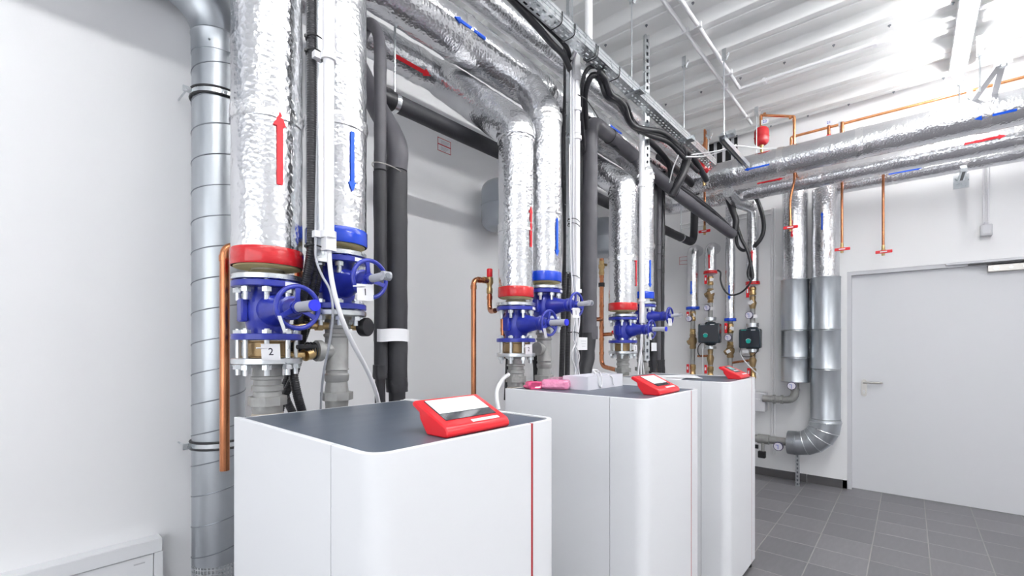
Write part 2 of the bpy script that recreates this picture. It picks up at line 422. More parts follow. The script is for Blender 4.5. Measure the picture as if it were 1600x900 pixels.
# lamps: the first is visible, the others are added unseen for even light
k = 0
ln = ['lit white batten lamp on the ceiling nearest the grey door']
for i, (x, y) in enumerate(LAMPS):
    t = thing('ceiling_lamp', (x + .75, y, ZC), ln[0] if i == 0 else 'added white batten lamp on the ceiling, unseen, for even light', 'lamp', 'added ceiling tube lamps' if i else None)
    MB().box((x, y - .055, ZC - .05), (x + 1.5, y + .055, ZC), .006).build('housing', 'pvc', t)
    MB().tube([(x + .01, y, ZC - .055), (x + 1.49, y, ZC - .055)], .038, 16).build('diffuser', 'tube', t)

# ================================================================== BOILERS
BY0, BD, BW, BZ0, BZ1 = .742, .703, .59, .06, 1.2106
BX = [.4647, 1.6172, 2.6653]
def wallpanel(mb, outer, t, z0, z1):
    P_ = [V((a, b, 0)) for a, b in outer]; n = len(P_); inn = []
    for i in range(n):
        d = (P_[min(n - 1, i + 1)] - P_[max(0, i - 1)]).normalized(); inn.append(P_[i] + V((-d.y, d.x, 0)) * t)
    vs = []
    e = .0012
    for i in range(n):
        o, q = P_[i], inn[i]; m_ = (o - q).normalized() * e
        vs += [(o.x, o.y, z0), (o.x, o.y, z1 - e), (o.x - m_.x, o.y - m_.y, z1), (q.x + m_.x, q.y + m_.y, z1), (q.x, q.y, z1 - e), (q.x, q.y, z0)]
    fs = []
    for i in range(n - 1):
        for j in range(6): fs.append((i * 6 + j, i * 6 + (j + 1) % 6, (i + 1) * 6 + (j + 1) % 6, (i + 1) * 6 + j))
    fs += [tuple(range(6)), tuple(range((n - 1) * 6 + 5, (n - 1) * 6 - 1, -1))]
    return mb.add(vs, fs)
def boiler():
    x0, y0 = BX[0], BY0
    t = thing('boiler', (x0, y0, 0), 'nearest waist-high white boiler cabinet with slate top and red trim line', 'boiler', 'row of white boilers')
    r = .05; T = .014
    arcL = [(x0 + r - r * cos(a), y0 + r - r * sin(a)) for a in [pi / 2 * k / 10 for k in range(11)]]
    arcR = [(x0 + BW - r + r * sin(a), y0 + r - r * cos(a)) for a in [pi / 2 * k / 10 for k in range(11)]]
    wallpanel(MB(), [(x0, y0 + .15)] + arcL + [(x0 + .466, y0)], T, BZ0, BZ1).build('front_panel', 'boiler', t)
    wallpanel(MB(), [(x0 + .476, y0)] + arcR + [(x0 + BW, y0 + .15)], T, BZ0, BZ1).build('corner_panel', 'boiler', t)
    MB().box((x0 + .4665, y0 + .0015, BZ0), (x0 + .4755, y0 + .012, BZ1 - .001)).build('trim_strip', 'redstrip', t)
    wallpanel(MB(), [(x0, y0 + BD), (x0, y0 + .1525)], T, BZ0, BZ1).build('side_panel', 'boiler', t)
    wallpanel(MB(), [(x0 + BW, y0 + .1525), (x0 + BW, y0 + BD)], T, BZ0, BZ1).build('side_panel', 'boiler', t)
    MB().box((x0 + T, y0 + BD - .012, BZ0), (x0 + BW - T, y0 + BD, BZ1 - .004)).build('back_panel', 'boiler', t)
    q = [(x0 + T + .001, y0 + BD - .013), (x0 + T + .001, y0 + r)] + [(x0 + r - (r - T - .001) * cos(a), y0 + r - (r - T - .001) * sin(a)) for a in [pi / 2 * k / 6 for k in range(7)]] \
        + [(x0 + BW - r + (r - T - .001) * sin(a), y0 + r - (r - T - .001) * cos(a)) for a in [pi / 2 * k / 6 for k in range(7)]] + [(x0 + BW - T - .001, y0 + BD - .013)]
    MB().prism([(a, b, BZ1 - .012) for a, b in q], (0, 0, .0085)).build('top_plate', 'slate', t)
    MB().box((x0 + .02, y0 + .02, BZ0 + .01), (x0 + BW - .02, y0 + BD - .02, BZ0 + .03)).build('base_frame', 'seam', t)
    for a in (.045, BW - .045):
        for b in (.045, BD - .05):
            f = MB().lathe((x0 + a, y0 + b, 0), (0, 0, 1), [(0, .026), (.012, .026), (.022, .012), (.07, .010)], 20).build('foot', 'black', t)
    return t
b0 = boiler()
dup(b0, (BX[1], BY0, 0), 'middle white boiler cabinet, with pink package and white box on its slate top')
dup(b0, (BX[2], BY0, 0), 'farthest white boiler cabinet, with papers lying on its slate top')

# control units
def control(x, y, W, full, label, rz=0):
    t = thing('control_unit', (x, y, BZ1), label, 'control panel', 'red control panels on the boilers')
    z = BZ1 - .003
    # profile in Y-Z, front towards -Y
    face_a, face_b = V((0, 0, .020)), V((0, .112, .072))
    pf = [(0.006, 0), (.0, .004), (0, .014), (.006, .024), (.118, .075), (.128, .070), (.126, .062), (.100, .048), (.098, .034), (.072, .0)]
    q = MB().prism([(x, y + a, z + b) for a, b in pf], (W, 0, 0))
    hs = q.build('housing', 'redpl', t, ang=25)
    bv = hs.modifiers.new('bevel', 'BEVEL'); bv.width = .004; bv.segments = 2; bv.angle_limit = radians(30); bv.limit_method = 'ANGLE'
    fa, fb = V((x, y + .006, z + .024)), V((x, y + .118, z + .075)); up = (fb - fa).normalized(); n = V((1, 0, 0)).cross(up).normalized()
    L = (fb - fa).length
    def patch(u0, u1, v0, v1, m, name, lift, par=t):
        c = fa + V((1, 0, 0)) * (W * (u0 + u1) / 2) + up * (L * (v0 + v1) / 2) + n * lift
        return MB().obox(c, V((1, 0, 0)), up, n, W * (u1 - u0) / 2, L * (v1 - v0) / 2, .0007).build(name, m, par, flat=True)
    if full:
        s = patch(.10, .90, .20, .92, 'screen', 'screen', .0008)
        patch(.11, .51, .42, .91, 'paper', 'paper_note', .0022, s); patch(.515, .89, .42, .91, 'paper', 'paper_note', .0022, s)
        ln_ = MB()
        for k in range(5):
            c = fa + V((1, 0, 0)) * W * (.30 - .01 * k) + up * L * (.50 + .055 * k) + n * .0032
            ln_.obox(c, V((1, 0, 0)), up, n, W * (.13 - .015 * (k % 3)), .0006, .0002)
        ln_.build('printed_lines', 'papergrey', s, flat=True)
    elif full == 0:
        s = patch(.22, .84, .20, .90, 'screen', 'screen', .0008)
        patch(.23, .83, .36, .89, 'paper', 'paper_note', .0022, s)
    else:
        s = patch(.25, .80, .30, .90, 'screen', 'screen', .0008)
    p = patch(.42, .86, .02, .10, 'paper', 'name_plate', .0015)
    return t
control(.668, .768, .208, True, 'red tilted control panel with two paper notes on the nearest boiler')
control(1.803, .768, .215, 0, 'red tilted control panel with one paper note on the middle boiler')
t = control(2.985, .768, .205, None, 'red tilted control panel with bare pale display on the farthest boiler')
c = V((2.985 + .10, .768 + .072, BZ1 - .003 + .0565)); up = V((0, .112, .051)).normalized(); n = V((1, 0, 0)).cross(up)
MB().obox(c + up * .012, V((1, 0, 0)), up, n, .035, .016, .001).build('display', 'lcd', t, flat=True)
q = MB()
for k in range(3): q.obox(c - up * .02 + V((-.03 + .03 * k, 0, 0)), V((1, 0, 0)), up, n, .009, .006, .0014)
q.build('buttons', 'papergrey', t)
# box, parcels, papers
Z = BZ1 - .0035
t = thing('white_box', (1.98, 1.17, Z), 'shallow open glossy white cardboard box on the middle boiler', 'box')
MB().box((1.812, 1.112, Z), (2.148, 1.115, Z + .062)).build('front_side', 'card', t); MB().box((1.812, 1.247, Z), (2.148, 1.25, Z + .062)).build('rear_side', 'card', t)
MB().box((1.812, 1.115, Z), (1.815, 1.247, Z + .062)).build('end_side', 'card', t); MB().box((2.145, 1.115, Z), (2.148, 1.247, Z + .062)).build('end_side', 'card', t)
MB().box((1.815, 1.115, Z), (2.145, 1.247, Z + .003)).build('bottom', 'card', t)
cord = MB().tube(smooth([(1.87, 1.135, Z + .02), (1.89, 1.12, Z + .07), (1.90, 1.109, Z + .055), (1.905, 1.108, Z + .02), (1.925, 1.109, Z + .008), (1.935, 1.109, Z + .04), (1.93, 1.118, Z + .08), (1.95, 1.13, Z + .075), (1.99, 1.12, Z + .068), (2.03, 1.108, Z + .05), (2.035, 1.106, Z + .02), (2.045, 1.106, Z + .012)], 5), .0028, 8)
tag(cord.build('tie_cord', 'cablew'), 'loose white cord tied in loops hanging over the edge of the white box', 'cord')
q = MB().tube(smooth([(1.915, 1.13, Z + .07), (1.92, 1.15, Z + .088), (1.945, 1.14, Z + .085), (1.93, 1.125, Z + .076), (1.96, 1.14, Z + .08)], 4), .005, 8)
o = q.build('cord_knot', 'cablew'); o.parent = bpy.data.objects['tie_cord']
def parcel(c, sx, sy, sz, rz, m, name, label, cr):
    q = MB(); N = 14
    vs = []; fs = []
    for k in range(9):
        f = k / 8; z = sz * f; ins = 1 - .10 * (abs(f - .5) * 2) ** 4
        if k == 8: ins = .86
        for j in range(40):
            a = 2 * pi * j / 40; ca, sa = cos(a), sin(a); e = .22
            px_, py_ = sx / 2 * math.copysign(abs(ca) ** e, ca), sy / 2 * math.copysign(abs(sa) ** e, sa)
            p = V((px_ * ins, py_ * ins, z)); w_ = noise.noise(V((px_ * 30, py_ * 30, z * 50 + sx * 90))) * cr
            p += V((ca * w_, sa * w_, w_ * .5 if k > 0 else 0)); p.z = max(p.z, 0)
            vs.append(Matrix.Rotation(rz, 3, 'Z') @ p + V(c))
    for k in range(8):
        for j in range(40): fs.append((k * 40 + j, k * 40 + (j + 1) % 40, (k + 1) * 40 + (j + 1) % 40, (k + 1) * 40 + j))
    fs += [tuple(range(39, -1, -1)), tuple(range(8 * 40, 9 * 40))]
    o = q.add(vs, fs).build(name, m, ang=20); return tag(o, label, 'package')
o = parcel((1.835, 1.285, Z + .001), .22, .13, .045, .35, 'pink', 'wrapped_package', 'flat pale pink plastic-wrapped package beside the white box', .008)
q = parcel((1.705, 1.345, Z + .001), .075, .055, .034, -.5, 'pinkd', 'pink_bag', 'small crumpled bright pink plastic bag on the rear corner of the middle boiler', .016)
t = thing('paper_sheets', (2.82, 1.22, Z), 'white paper sheets lying flat on the farthest boiler', 'papers')
for k, (x, y, a) in enumerate(((2.80, 1.15, .2), (2.87, 1.24, -.15), (2.97, 1.12, .5))):
    q = MB(); vs = []; fs = []; R_ = Matrix.Rotation(a, 3, 'Z')
    for s in (0, .0006):
        for i in range(9):
            for j in range(7):
                X_, Y_ = (i / 8 - .5) * .297, (j / 6 - .5) * .21
                vs.append(R_ @ V((X_, Y_, 0)) + V((x, y, Z + .0015 + .0008 * k + s + .006 * max(0, noise.noise(V((X_ * 9 + k, Y_ * 9, 0)))))))
    for i in range(8):
        for j in range(6):
            f = (i * 7 + j, (i + 1) * 7 + j, (i + 1) * 7 + j + 1, i * 7 + j + 1); fs += [f, tuple(63 + g for g in reversed(f))]
    q.add(vs, fs).build('sheet', 'paper', t)

# ================================================================== GATE VALVES
RY = 1.53
NB = 8
def hexnut(mb, c, r, h):
    pts = [V(c) + V((r * cos(pi / 3 * k), r * sin(pi / 3 * k), 0)) for k in range(6)]; mb.prism(pts, (0, 0, h)); return mb
def gate_valve(c, num, ret, label, group):
    """c = centre of the lower blue flange's underside; spindle towards the room"""
    c = V(c); H = .180; t = thing('gate_valve', c, label, 'valve', group)
    D = V((0, -1, 0)); R = .100
    body = [(.018, .056), (.028, .054), (.045, .060), (.075, .066), (.105, .066), (.135, .060), (.152, .054), (.162, .056)]
    b = MB().lathe(c, (0, 0, 1), body, 36)
    zc = c.z + (.092 if not ret else .090)
    b.lathe((c.x, c.y, zc), D, [(.02, .050), (.062, .050), (.075, .046), (.095, .040), (.125, .034), (.150, .031), (.155, .035), (.172, .035), (.176, .028), (.190, .027), (.196, .022), (.205, .020)], 28)
    bd = b.build('body', 'blue', t)
    MB().box((c.x - .082, c.y - .02, c.z + .055), (c.x - .062, c.y + .02, c.z + .125), .004).build('side_pad', 'blue', t)
    for nm, z in (('lower_flange', 0), ('upper_flange', H - .019)):
        f = MB().lathe(c + V((0, 0, z)), (0, 0, 1), [(0, R - .002), (.002, R), (.017, R), (.019, R - .002)], 48).build(nm, 'blue', t)
        if nm == 'upper_flange':
            a0 = -1.45; q = MB(); vs = []
            for i in range(7):
                a = a0 + .09 * i; 
                for zz in (.003, .016): vs.append(c + V(((R + .0008) * cos(a), (R + .0008) * sin(a), z + zz)))
            q.add(vs, [(2 * i, 2 * i + 2, 2 * i + 3, 2 * i + 1) for i in range(6)]).build('rating_label', 'paper', f, flat=True)
    # counter flanges of zinc
    MB().lathe(c + V((0, 0, H + .003)), (0, 0, 1), [(0, R - .003), (.002, R), (.016, R), (.018, R - .003), (.019, .060), (.034, .047)], 48).build('counter_flange', 'zinc', t)
    zb = -.0225 if ret else -.074
    MB().lathe(c + V((0, 0, zb)), (0, 0, 1), [(-.012, .046), (-.002, .058), (0, R - .003), (.002, R), (.017, R), (.019, R - .003)], 48).build('counter_flange', 'zinc', t)
    if not ret:
        MB().lathe(c + V((0, 0, -.054)), (0, 0, 1), [(0, .072), (.003, .074), (.006, .062), (.046, .062), (.049, .074), (.052, .074)], 40).build('wafer_ring', 'bronze', t)
    # bolts with nuts
    up = MB(); up.cyl((0, 0, -.040), (0, 0, .036), .0078, 10); hexnut(up, (0, 0, -.016), .0145, .014); hexnut(up, (0, 0, .0225), .0145, .010)
    lo = MB(); lo.cyl((0, 0, zb - .034), (0, 0, .034), .0078, 10); hexnut(lo, (0, 0, zb - .016), .0145, .014); hexnut(lo, (0, 0, .020), .0145, .010)
    for mb, z in ((up, H - .019), (lo, 0)):
        me = bpy.data.meshes.new('bolt'); me.from_pydata(mb.v, [], mb.f); fixn(me); me.materials.append(M['zinc'])
        for k in range(NB):
            a = pi * (2 * k + 1) / NB; o = bpy.data.objects.new('bolt', me); COL.objects.link(o); o.parent = t
            o.location = (.080 * cos(a), .080 * sin(a), z); o.rotation_euler = (0, 0, a)
    # handwheel
    wc = V((c.x, c.y - .212, zc)); RW = .0598
    w_ = MB().torus(wc, D, RW, .0068, 44, 12); w_.lathe(wc + V((0, .012, 0)), D, [(0, .013), (.006, .017), (.02, .017), (.024, .014)], 20)
    for k in range(3):
        a = pi / 2 + 2 * pi * k / 3 + (.2 if ret else 0); d = V((cos(a), 0, sin(a)))
        w_.add(*spoke(wc, d, RW))
    hw = w_.build('handwheel', 'blue', t, ang=50)
    s = MB()
    if ret:
        e = wc + V((.008, -.075, .004)); s.cyl(wc + V((0, -.006, 0)), e, .0125, 20, .0135); s.cyl(e + V((-.012, 0, 0)), e + V((.016, 0, 0)), .0145, 20)
        sp = s.build('spindle_handle', 'cableg', t)
        MB().cyl(e + V((0, -.010, 0)), e + V((0, -.016, 0)), .0085, 18).build('cap', 'seam', sp)
    else:
        s.cyl(wc + V((0, -.006, 0)), wc + V((0, -.098, 0)), .0150, 24); sp = s.build('spindle_sleeve', 'cableg', t)
        MB().cyl(wc + V((0, -.098, 0)), wc + V((0, -.104, 0)), .0158, 24).build('cap', 'bluecap', sp)
        MB().box(wc + V((-.006, -.072, -.0157)), wc + V((.006, -.02, -.010))).build('indicator_slot', 'black', sp)
    # numbered tag
    if ret:
        tc = wc + V((-.024, -.012, -.046)); ty = V((-.06, 0, 1)).normalized(); ta = V((1, -.10, .03)).normalized()
        tg = MB().obox(tc, ta, ty, ta.cross(ty), .027, .026, .0004).build('number_tag', 'paper', t, flat=True)
        text(num, .030, tc, ta, ty, 'ink', tg)
        MB().cyl(tc + V((-.042, 0, .016)), tc + V((-.002, -.002, .020)), .0022, 8).build('tag_tie', 'pvc', t)
    else:
        tc = V((c.x - .034, c.y - R - .012, c.z - .036)); ta = V((1, 0, 0)); ty = V((-.05, 0, 1)).normalized()
        tg = MB().obox(tc, ta, ty, ta.cross(ty), .0265, .024, .0004).build('number_tag', 'paper', t, flat=True)
        text(num, .030, tc, ta, ty, 'ink', tg)
        MB().cyl(tc + V((-.04, .002, .012)), tc + V((-.012, -.002, .012)), .0022, 8).build('tag_tie', 'pvc', t)
        tc = wc + V((-.048, -.012, -.050)); ta = V((.25, -.9, 0)).normalized(); ty = V((-.35, 0, 1)).normalized()
        MB().obox(tc, ta, ty, ta.cross(ty), .007, .024, .0004).build('blank_tag', 'paper', t, flat=True)
    return t
def spoke(c, d, R):
    n = V((0, -1, 0)); s = d.cross(n); vs = []
    for k, (w, off) in enumerate(((.009, .012), (.0065, .006), (.0055, .0), (.008, .0))):
        p = c + d * (.012 + (R - .016) * k / 3) + V((0, off * .6, 0))
        for a, b in ((-1, -1), (1, -1), (1, 1), (-1, 1)): vs.append(p + s * w * a + n * .004 * b)
    fs = []
    for i in range(3):
        for j in range(4): fs.append((i * 4 + j, i * 4 + (j + 1) % 4, (i + 1) * 4 + (j + 1) % 4, (i + 1) * 4 + j))
    return vs, fs + [(3, 2, 1, 0), (12, 13, 14, 15)]
SX = [.587, 1.794, 2.959]; RX = [.818, 2.035, 3.27]
ZS, ZR = 1.430, 1.538
vs1 = gate_valve((SX[0], RY, ZS), '2', False, 'blue gate valve tagged 2 under the nearest red-banded foil pipe', 'blue gate valves')
vr1 = gate_valve((RX[0], RY, ZR), '1', True, 'blue gate valve tagged 1 under the nearest blue-banded foil pipe', 'blue gate valves')
dup(vs1, (SX[1], RY, ZS), 'blue gate valve tagged 2 behind the middle boiler, under a red band')
dup(vr1, (RX[1], RY, ZR), 'blue gate valve tagged 1 behind the middle boiler, under a blue band')
dup(vs1, (SX[2], RY, ZS), 'blue gate valve tagged 2 behind the farthest boiler, under a red band')
dup(vr1, (RX[2], RY, ZR), 'blue gate valve tagged 1 behind the farthest boiler, under a blue band')

# grey threaded connectors below the valves
def hexring(mb, c, r, h, k=6, tw=.3):
    pts = [V(c) + V((r * cos(2 * pi * i / k + tw), r * sin(2 * pi * i / k + tw), 0)) for i in range(k)]; return mb.prism(pts, (0, 0, h))
def conn_supply(X, label):
    t = thing('pipe_connector', (X, RY, .9), label, 'pipe fitting', 'grey fittings under the valves')
    q = MB().lathe((X, RY, 0), (0, 0, 1), [(.9, .038), (1.196, .038), (1.2, .042), (1.214, .044), (1.248, .042), (1.27, .040), (1.272, .045), (1.288, .045), (1.29, .040), (1.306, .040), (1.308, .047), (1.316, .047), (1.318, .042), (1.346, .042)], 32)
    q.build('nipple', 'fitting', t)
    q = MB(); hexring(q, (X, RY, 1.226), .056, .028, 8); q.build('union_nut', 'fitting', t)
    MB().lathe((X, RY, 1.19), (0, 0, 1), [(0, .044), (.006, .047), (.012, .043)], 24).build('packing', 'steeltube', t)
    return t
c1 = conn_supply(SX[0], 'grey threaded connector with octagonal union under valve tagged 2, nearest boiler')
dup(c1, (SX[1], RY, .9), 'grey threaded connector behind the left part of the middle boiler'); dup(c1, (SX[2], RY, .9), 'grey threaded connector behind the left part of the farthest boiler')
def conn_return(X, label):
    t = thing('pipe_connector', (X, RY, .9), label, 'pipe fitting', 'grey fittings under the valves')
    q = MB().lathe((X, RY, 0), (0, 0, 1), [(.9, .038), (1.20, .038), (1.225, .040), (1.25, .040), (1.285, .036), (1.29, .040), (1.31, .042), (1.316, .037), (1.326, .037), (1.328, .042), (1.334, .039), (1.44, .039), (1.446, .044), (1.452, .044), (1.456, .039), (1.47, .040), (1.474, .047), (1.484, .047), (1.488, .042), (1.506, .040)], 32)
    q.cyl((X, RY, 1.395), (X - .07, RY - .01, 1.395), .026, 24, .03); q.lathe((X - .062, RY - .01, 1.395), (-1, 0, 0), [(0, .036), (.018, .036), (.02, .026)], 24)
    q.build('tee', 'fitting', t)
    q = MB(); hexring(q, (X, RY, 1.222), .055, .027, 8); q.build('union_nut', 'fitting', t)
    MB().lathe((X, RY, 1.178), (0, 0, 1), [(0, .042), (.006, .046), (.012, .041)], 24).build('packing', 'steeltube', t)
    return t
c2 = conn_return(RX[0], 'grey tee connector with round gauge beside it, under valve tagged 1, nearest boiler')
dup(c2, (RX[1], RY, .9), 'grey tall tee connector behind the middle of the middle boiler'); dup(c2, (RX[2], RY, .9), 'grey tall tee connector behind the farthest boiler near the cable strut')
# black gauge on the nearest return connector, brass drain on its side
p = at(567, 511, y=1.50)
t = thing('pressure_gauge', p, 'black round pressure gauge on a brass stem beside the grey connector, nearest boiler', 'gauge')
MB().lathe(p + V((.0, .010, 0)), (.35, -1, 0), [(0, .030), (.004, .034), (.028, .034), (.032, .031)], 32).build('case', 'black', t)
MB().cyl((RX[0] + .03, RY, p.z), (p.x, p.y + .01, p.z), .008, 14).cyl((RX[0] + .06, RY - .004, p.z), (RX[0] + .085, RY - .01, p.z), .014, 6).build('stem', 'brass', t)
p = at(490, 555, y=1.50)
t = thing('drain_valve', p, 'brass drain valve with black and yellow lever on the nearest tee connector', 'valve')
MB().cyl((RX[0] - .075, RY - .01, 1.395), p + V((-.03, 0, 0)), .020, 20).cyl(p + V((-.03, 0, 0)), p + V((-.10, .02, -.002)), .014, 16).build('body', 'brass', t)
for k in range(3): MB().torus((RX[0] - .088 - .010 * k, RY - .01, 1.395), (1, 0, 0), .027, .0035, 24, 8).build('seal_ring', 'black', t)
MB().tube([p + V((-.035, -.02, .02)), p + V((-.02, -.05, .03)), p + V((-.085, -.07, .028))], .007, 8).build('lever', 'black', t)
p = at(488, 508, y=1.50)
t = thing('bleed_fitting', p, 'small brass bleed fitting running left from the nearest grey connector', 'pipe fitting')
MB().cyl((RX[0] - .035, RY - .01, p.z), (RX[0] - .10, RY - .01, p.z), .013, 14).cyl((RX[0] - .06, RY - .01, p.z), (RX[0] - .08, RY - .01, p.z), .019, 6).cyl((RX[0] - .10, RY - .01, p.z), (RX[0] - .17, RY + .01, p.z - .01), .010, 12).build('body', 'brass', t)

# ================================================================== FOIL PIPES
RF = .098
HZr, HYr, HRr = 3.03, 1.79, .118         # return header
HZs, HYs, HRs = 2.95, 2.04, .086         # supply header
def riser(X, z0, z1, top, col, label, r, arr, rtop):
    t = thing('foil_pipe', (X, RY, z0), label, 'insulated pipe', 'foil risers behind the boilers')
    MB().tube([(X, RY, z0), (X, RY, z1)], r, 48, True, .018, .0020, 16).build('jacket', 'foil', t, ang=60)
    m_ = MB().tube(rnd([(X, RY, z1 - .03), (X, RY, z1 + .02), top], .03, 3), rtop, 40, True, .02, .0028, 16); m_.build('branch_jacket', 'foil', t, ang=60)
    band(t, (X, RY, z0 + .026), (0, 0, 1), r, .052, col)
    MB().lathe((X, RY, z0 - .006), (0, 0, 1), [(0, .055), (.002, r - .006), (.012, r - .004)], 36).build('insulation_core', 'wool', t)
    MB().cyl((X, RY, z0 - .045), (X, RY, z0), .0465, 28).build('steel_pipe', 'steeltube', t)
    for z in (z1 - .02,): seamband(t, (X, RY, z), (0, 0, 1), r, .05)
    seamband(t, (X, RY, z0 + (z1 - z0) * .42), (0, 0, 1), r, .04)
    u, v, L, W, s, m2 = arr
    arrow(t, (X, RY, 0), (0, 0, s), r, u, v, L, W, m2)
    return t
Z0S, Z0R = 1.658, 1.762
riser(SX[0], Z0S, 2.75, (SX[0] + .15, HYs, HZs), 'redtape', 'thick foil-wrapped pipe with large red up arrow, nearest boiler', .1, (437, 232, .218, .017, 1, 'redarrow'), .098)
riser(RX[0], Z0R, 2.75, (RX[0] + .2, HYr, HZr), 'bluetape', 'foil-wrapped pipe with large blue down arrow, nearest boiler', .1, (550, 253, .205, .0135, -1, 'bluearrow'), .095)
riser(SX[1], Z0S, 2.50, (SX[1] - .06, HYs, HZs), 'redtape', 'foil-wrapped pipe with red up arrow behind the middle boiler', .089, (829, 354, .205, .014, 1, 'redarrow'), .100)
riser(RX[1], Z0R, 2.68, (RX[1] + .16, HYr, HZr), 'bluetape', 'foil-wrapped pipe with blue down arrow behind the middle boiler', .094, (870, 371, .205, .014, -1, 'bluearrow'), .088)
riser(SX[2], Z0S, 2.52, (SX[2] - .14, HYs, HZs), 'redtape', 'foil-wrapped pipe with red up arrow behind the farthest boiler', .098, (993.5, 424, .205, .014, 1, 'redarrow'), .090)
riser(RX[2], Z0R, 2.70, (RX[2] + .14, HYr, HZr), 'bluetape', 'foil-wrapped pipe with blue down arrow behind the farthest boiler', .085, (1015.5, 428, .205, .012, -1, 'bluearrow'), .085)

YE = -3.1
t = thing('foil_header', (2, HYr, HZr), 'largest foil-wrapped pipe crossing overhead and turning above the door, blue arrows', 'insulated pipe')
foilpipe([(-1.5, HYr, HZr), (4.6, HYr, HZr), (4.6, YE, HZr)], HRr, 'jacket', t, .10, 48, .028, .0028)
for x in (1.05, 1.62, 2.34, 3.0, 3.9): seamband(t, (x, HYr, HZr), (1, 0, 0), HRr, .07)
for y in (1.45, 1.2, .85, .3, -.4, -.75): seamband(t, (4.6, y, HZr), (0, 1, 0), HRr, .05)
arrow(t, (0, HYr, HZr), (-1, 0, 0), HRr, 735, 44, .215, .015, 'bluearrow')
arrow(t, (0, HYr, HZr), (-1, 0, 0), HRr, 961, 202, .2, .014, 'bluearrow')
arrow(t, (4.6, 0, HZr), (0, 1, 0), HRr, 1182, 261.5, .20, .014, 'bluearrow')
arrow(t, (4.6, 0, HZr), (0, 1, 0), HRr, 1555, 179, .20, .015, 'bluearrow')
t = thing('foil_header', (2, HYs, HZs), 'second foil-wrapped overhead pipe with red arrows, below the largest one', 'insulated pipe')
foilpipe([(-1.5, HYs, HZs), (5.0, HYs, HZs), (5.0, YE, HZs)], HRs, 'jacket', t, .09, 40, .03, .0026)
for x in (1.55, 1.95, 2.6, 3.4): seamband(t, (x, HYs, HZs), (1, 0, 0), HRs, .08)
for y in (1.5, 1.1, .6, -.1, -.6): seamband(t, (5.0, y, HZs), (0, 1, 0), HRs, .04)
arrow(t, (0, HYs, HZs), (1, 0, 0), HRs, 646, 103, .23, .018, 'redarrow')
arrow(t, (5.0, 0, HZs), (0, -1, 0), HRs, 1203, 283, .22, .014, 'redarrow')
arrow(t, (5.0, 0, HZs), (0, -1, 0), HRs, 1539, 218.5, .22, .016, 'redarrow')
t = thing('foil_header', (2, 1.77, 3.32), 'foil-wrapped pipe highest under the ceiling, beside the cable tray', 'insulated pipe')
foilpipe([(-1.5, 1.77, 3.32), (5.4, 1.77, 3.32), (XE + .02, 1.77, 3.32)], .075, 'jacket', t, .05, 36, .035, .0028)
P1Y, P2Y = .872, .618
X3 = 5.36
t = thing('foil_header', (5.33, -1, 2.94), 'foil-wrapped pipe running along the wall over the grey door, blue arrow', 'insulated pipe')
foilpipe([(X3, P2Y, 2.80), (X3, P2Y, 2.94), (X3, YE, 2.94)], .075, 'jacket', t, .08, 36, .03, .0026)
for y in (.1, -.35, -.8): seamband(t, (X3, y, 2.94), (0, 1, 0), .075, .04)
arrow(t, (X3, 0, 2.94), (0, -1, 0), .075, 1414, 267.5, .22, .012, 'bluearrow')
# two big wall risers with metal cladding
def wallriser(Y, zt, zc, zb, label, r, arr):
    t = thing('foil_pipe', (X3, Y, zc), label, 'insulated pipe')
    MB().tube([(X3, Y, zc - .02), (X3, Y, zt)], r, 48, True, .025, .0032, 12).build('jacket', 'foil', t, ang=60)
    return t
zcl = CH + (539.6 - 431) / (716.1 / 4.35)
t = wallriser(P1Y, 2.97, zcl, 0, 'left foil pipe of the pair by the door, red down arrow, metal cladding below', .112, None)
arrow(t, (X3, P1Y, 0), (0, 0, -1), .112, 1237.5, 358, .17, .012, 'redarrow')
zb1 = CH - 57 / 155
RC = .123
def clad(par, Y, segs, r):
    for a, b in segs:
        MB().lathe((X3, Y, 0), (0, 0, 1), [(b, r - .02), (b, r), (b + .006, r + .003), (b + .012, r), (a - .012, r), (a - .006, r + .003), (a, r), (a, r - .02)], 48).build('cladding_section', 'galv', par)
def zat(v): return CH + (539.6 - v) / (716.1 / 4.40)
clad(t, P1Y, [(zcl, zat(515)), (zat(515) - .002, zat(559)), (zat(559) - .002, zb1)], RC)
t2 = wallriser(P2Y, 2.93, zcl, 0, 'right foil pipe of the pair by the door, blue up arrow, clad elbow below', .112, None)
arrow(t2, (X3, P2Y, 0), (0, 0, 1), .112, 1284.5, 345, .17, .012, 'bluearrow')
clad(t2, P2Y, [(zcl, zat(515)), (zat(515) - .002, zat(577)), (zat(577) - .002, zat(656))], RC)
# segmented elbow towards the left
ze = .43; Rb = zat(656) - .09 - ze
Rb = .24
cz = ze + Rb
segs = 5; prev = None
MB().lathe((X3, P2Y, 0), (0, 0, 1), [(zat(656) - .002, RC + .002), (cz, RC + .008)], 48).build('cladding_section', 'galv', t2)
for k in range(segs):
    a0, a1 = pi / 2 * k / segs, pi / 2 * (k + 1) / segs
    p0 = V((X3, P2Y + Rb - Rb * cos(a0), cz - Rb * sin(a0))); p1 = V((X3, P2Y + Rb - Rb * cos(a1), cz - Rb * sin(a1)))
    # rings stand in the mitre planes
    vs = []; N = 44
    for p, a, s in ((p0, a0, 0), (p1, a1, 0)):
        nrm = V((0, sin(a), -cos(a))); e1 = V((1, 0, 0)); e2 = nrm.cross(e1)
        for j in range(N): 
            g = 2 * pi * j / N; vs.append(p + (e1 * cos(g) + e2 * sin(g)) * (RC + .008 - .003 * k))
    fs = [(j, (j + 1) % N, N + (j + 1) % N, N + j) for j in range(N)]
    MB().add(vs, fs).build('elbow_segment', 'galv', t2)
    nrm = V((0, sin(a0), -cos(a0))); MB().torus(p0, nrm, RC + .009 - .003 * k, .0045, 44, 6).build('elbow_bead', 'zinc', t2)
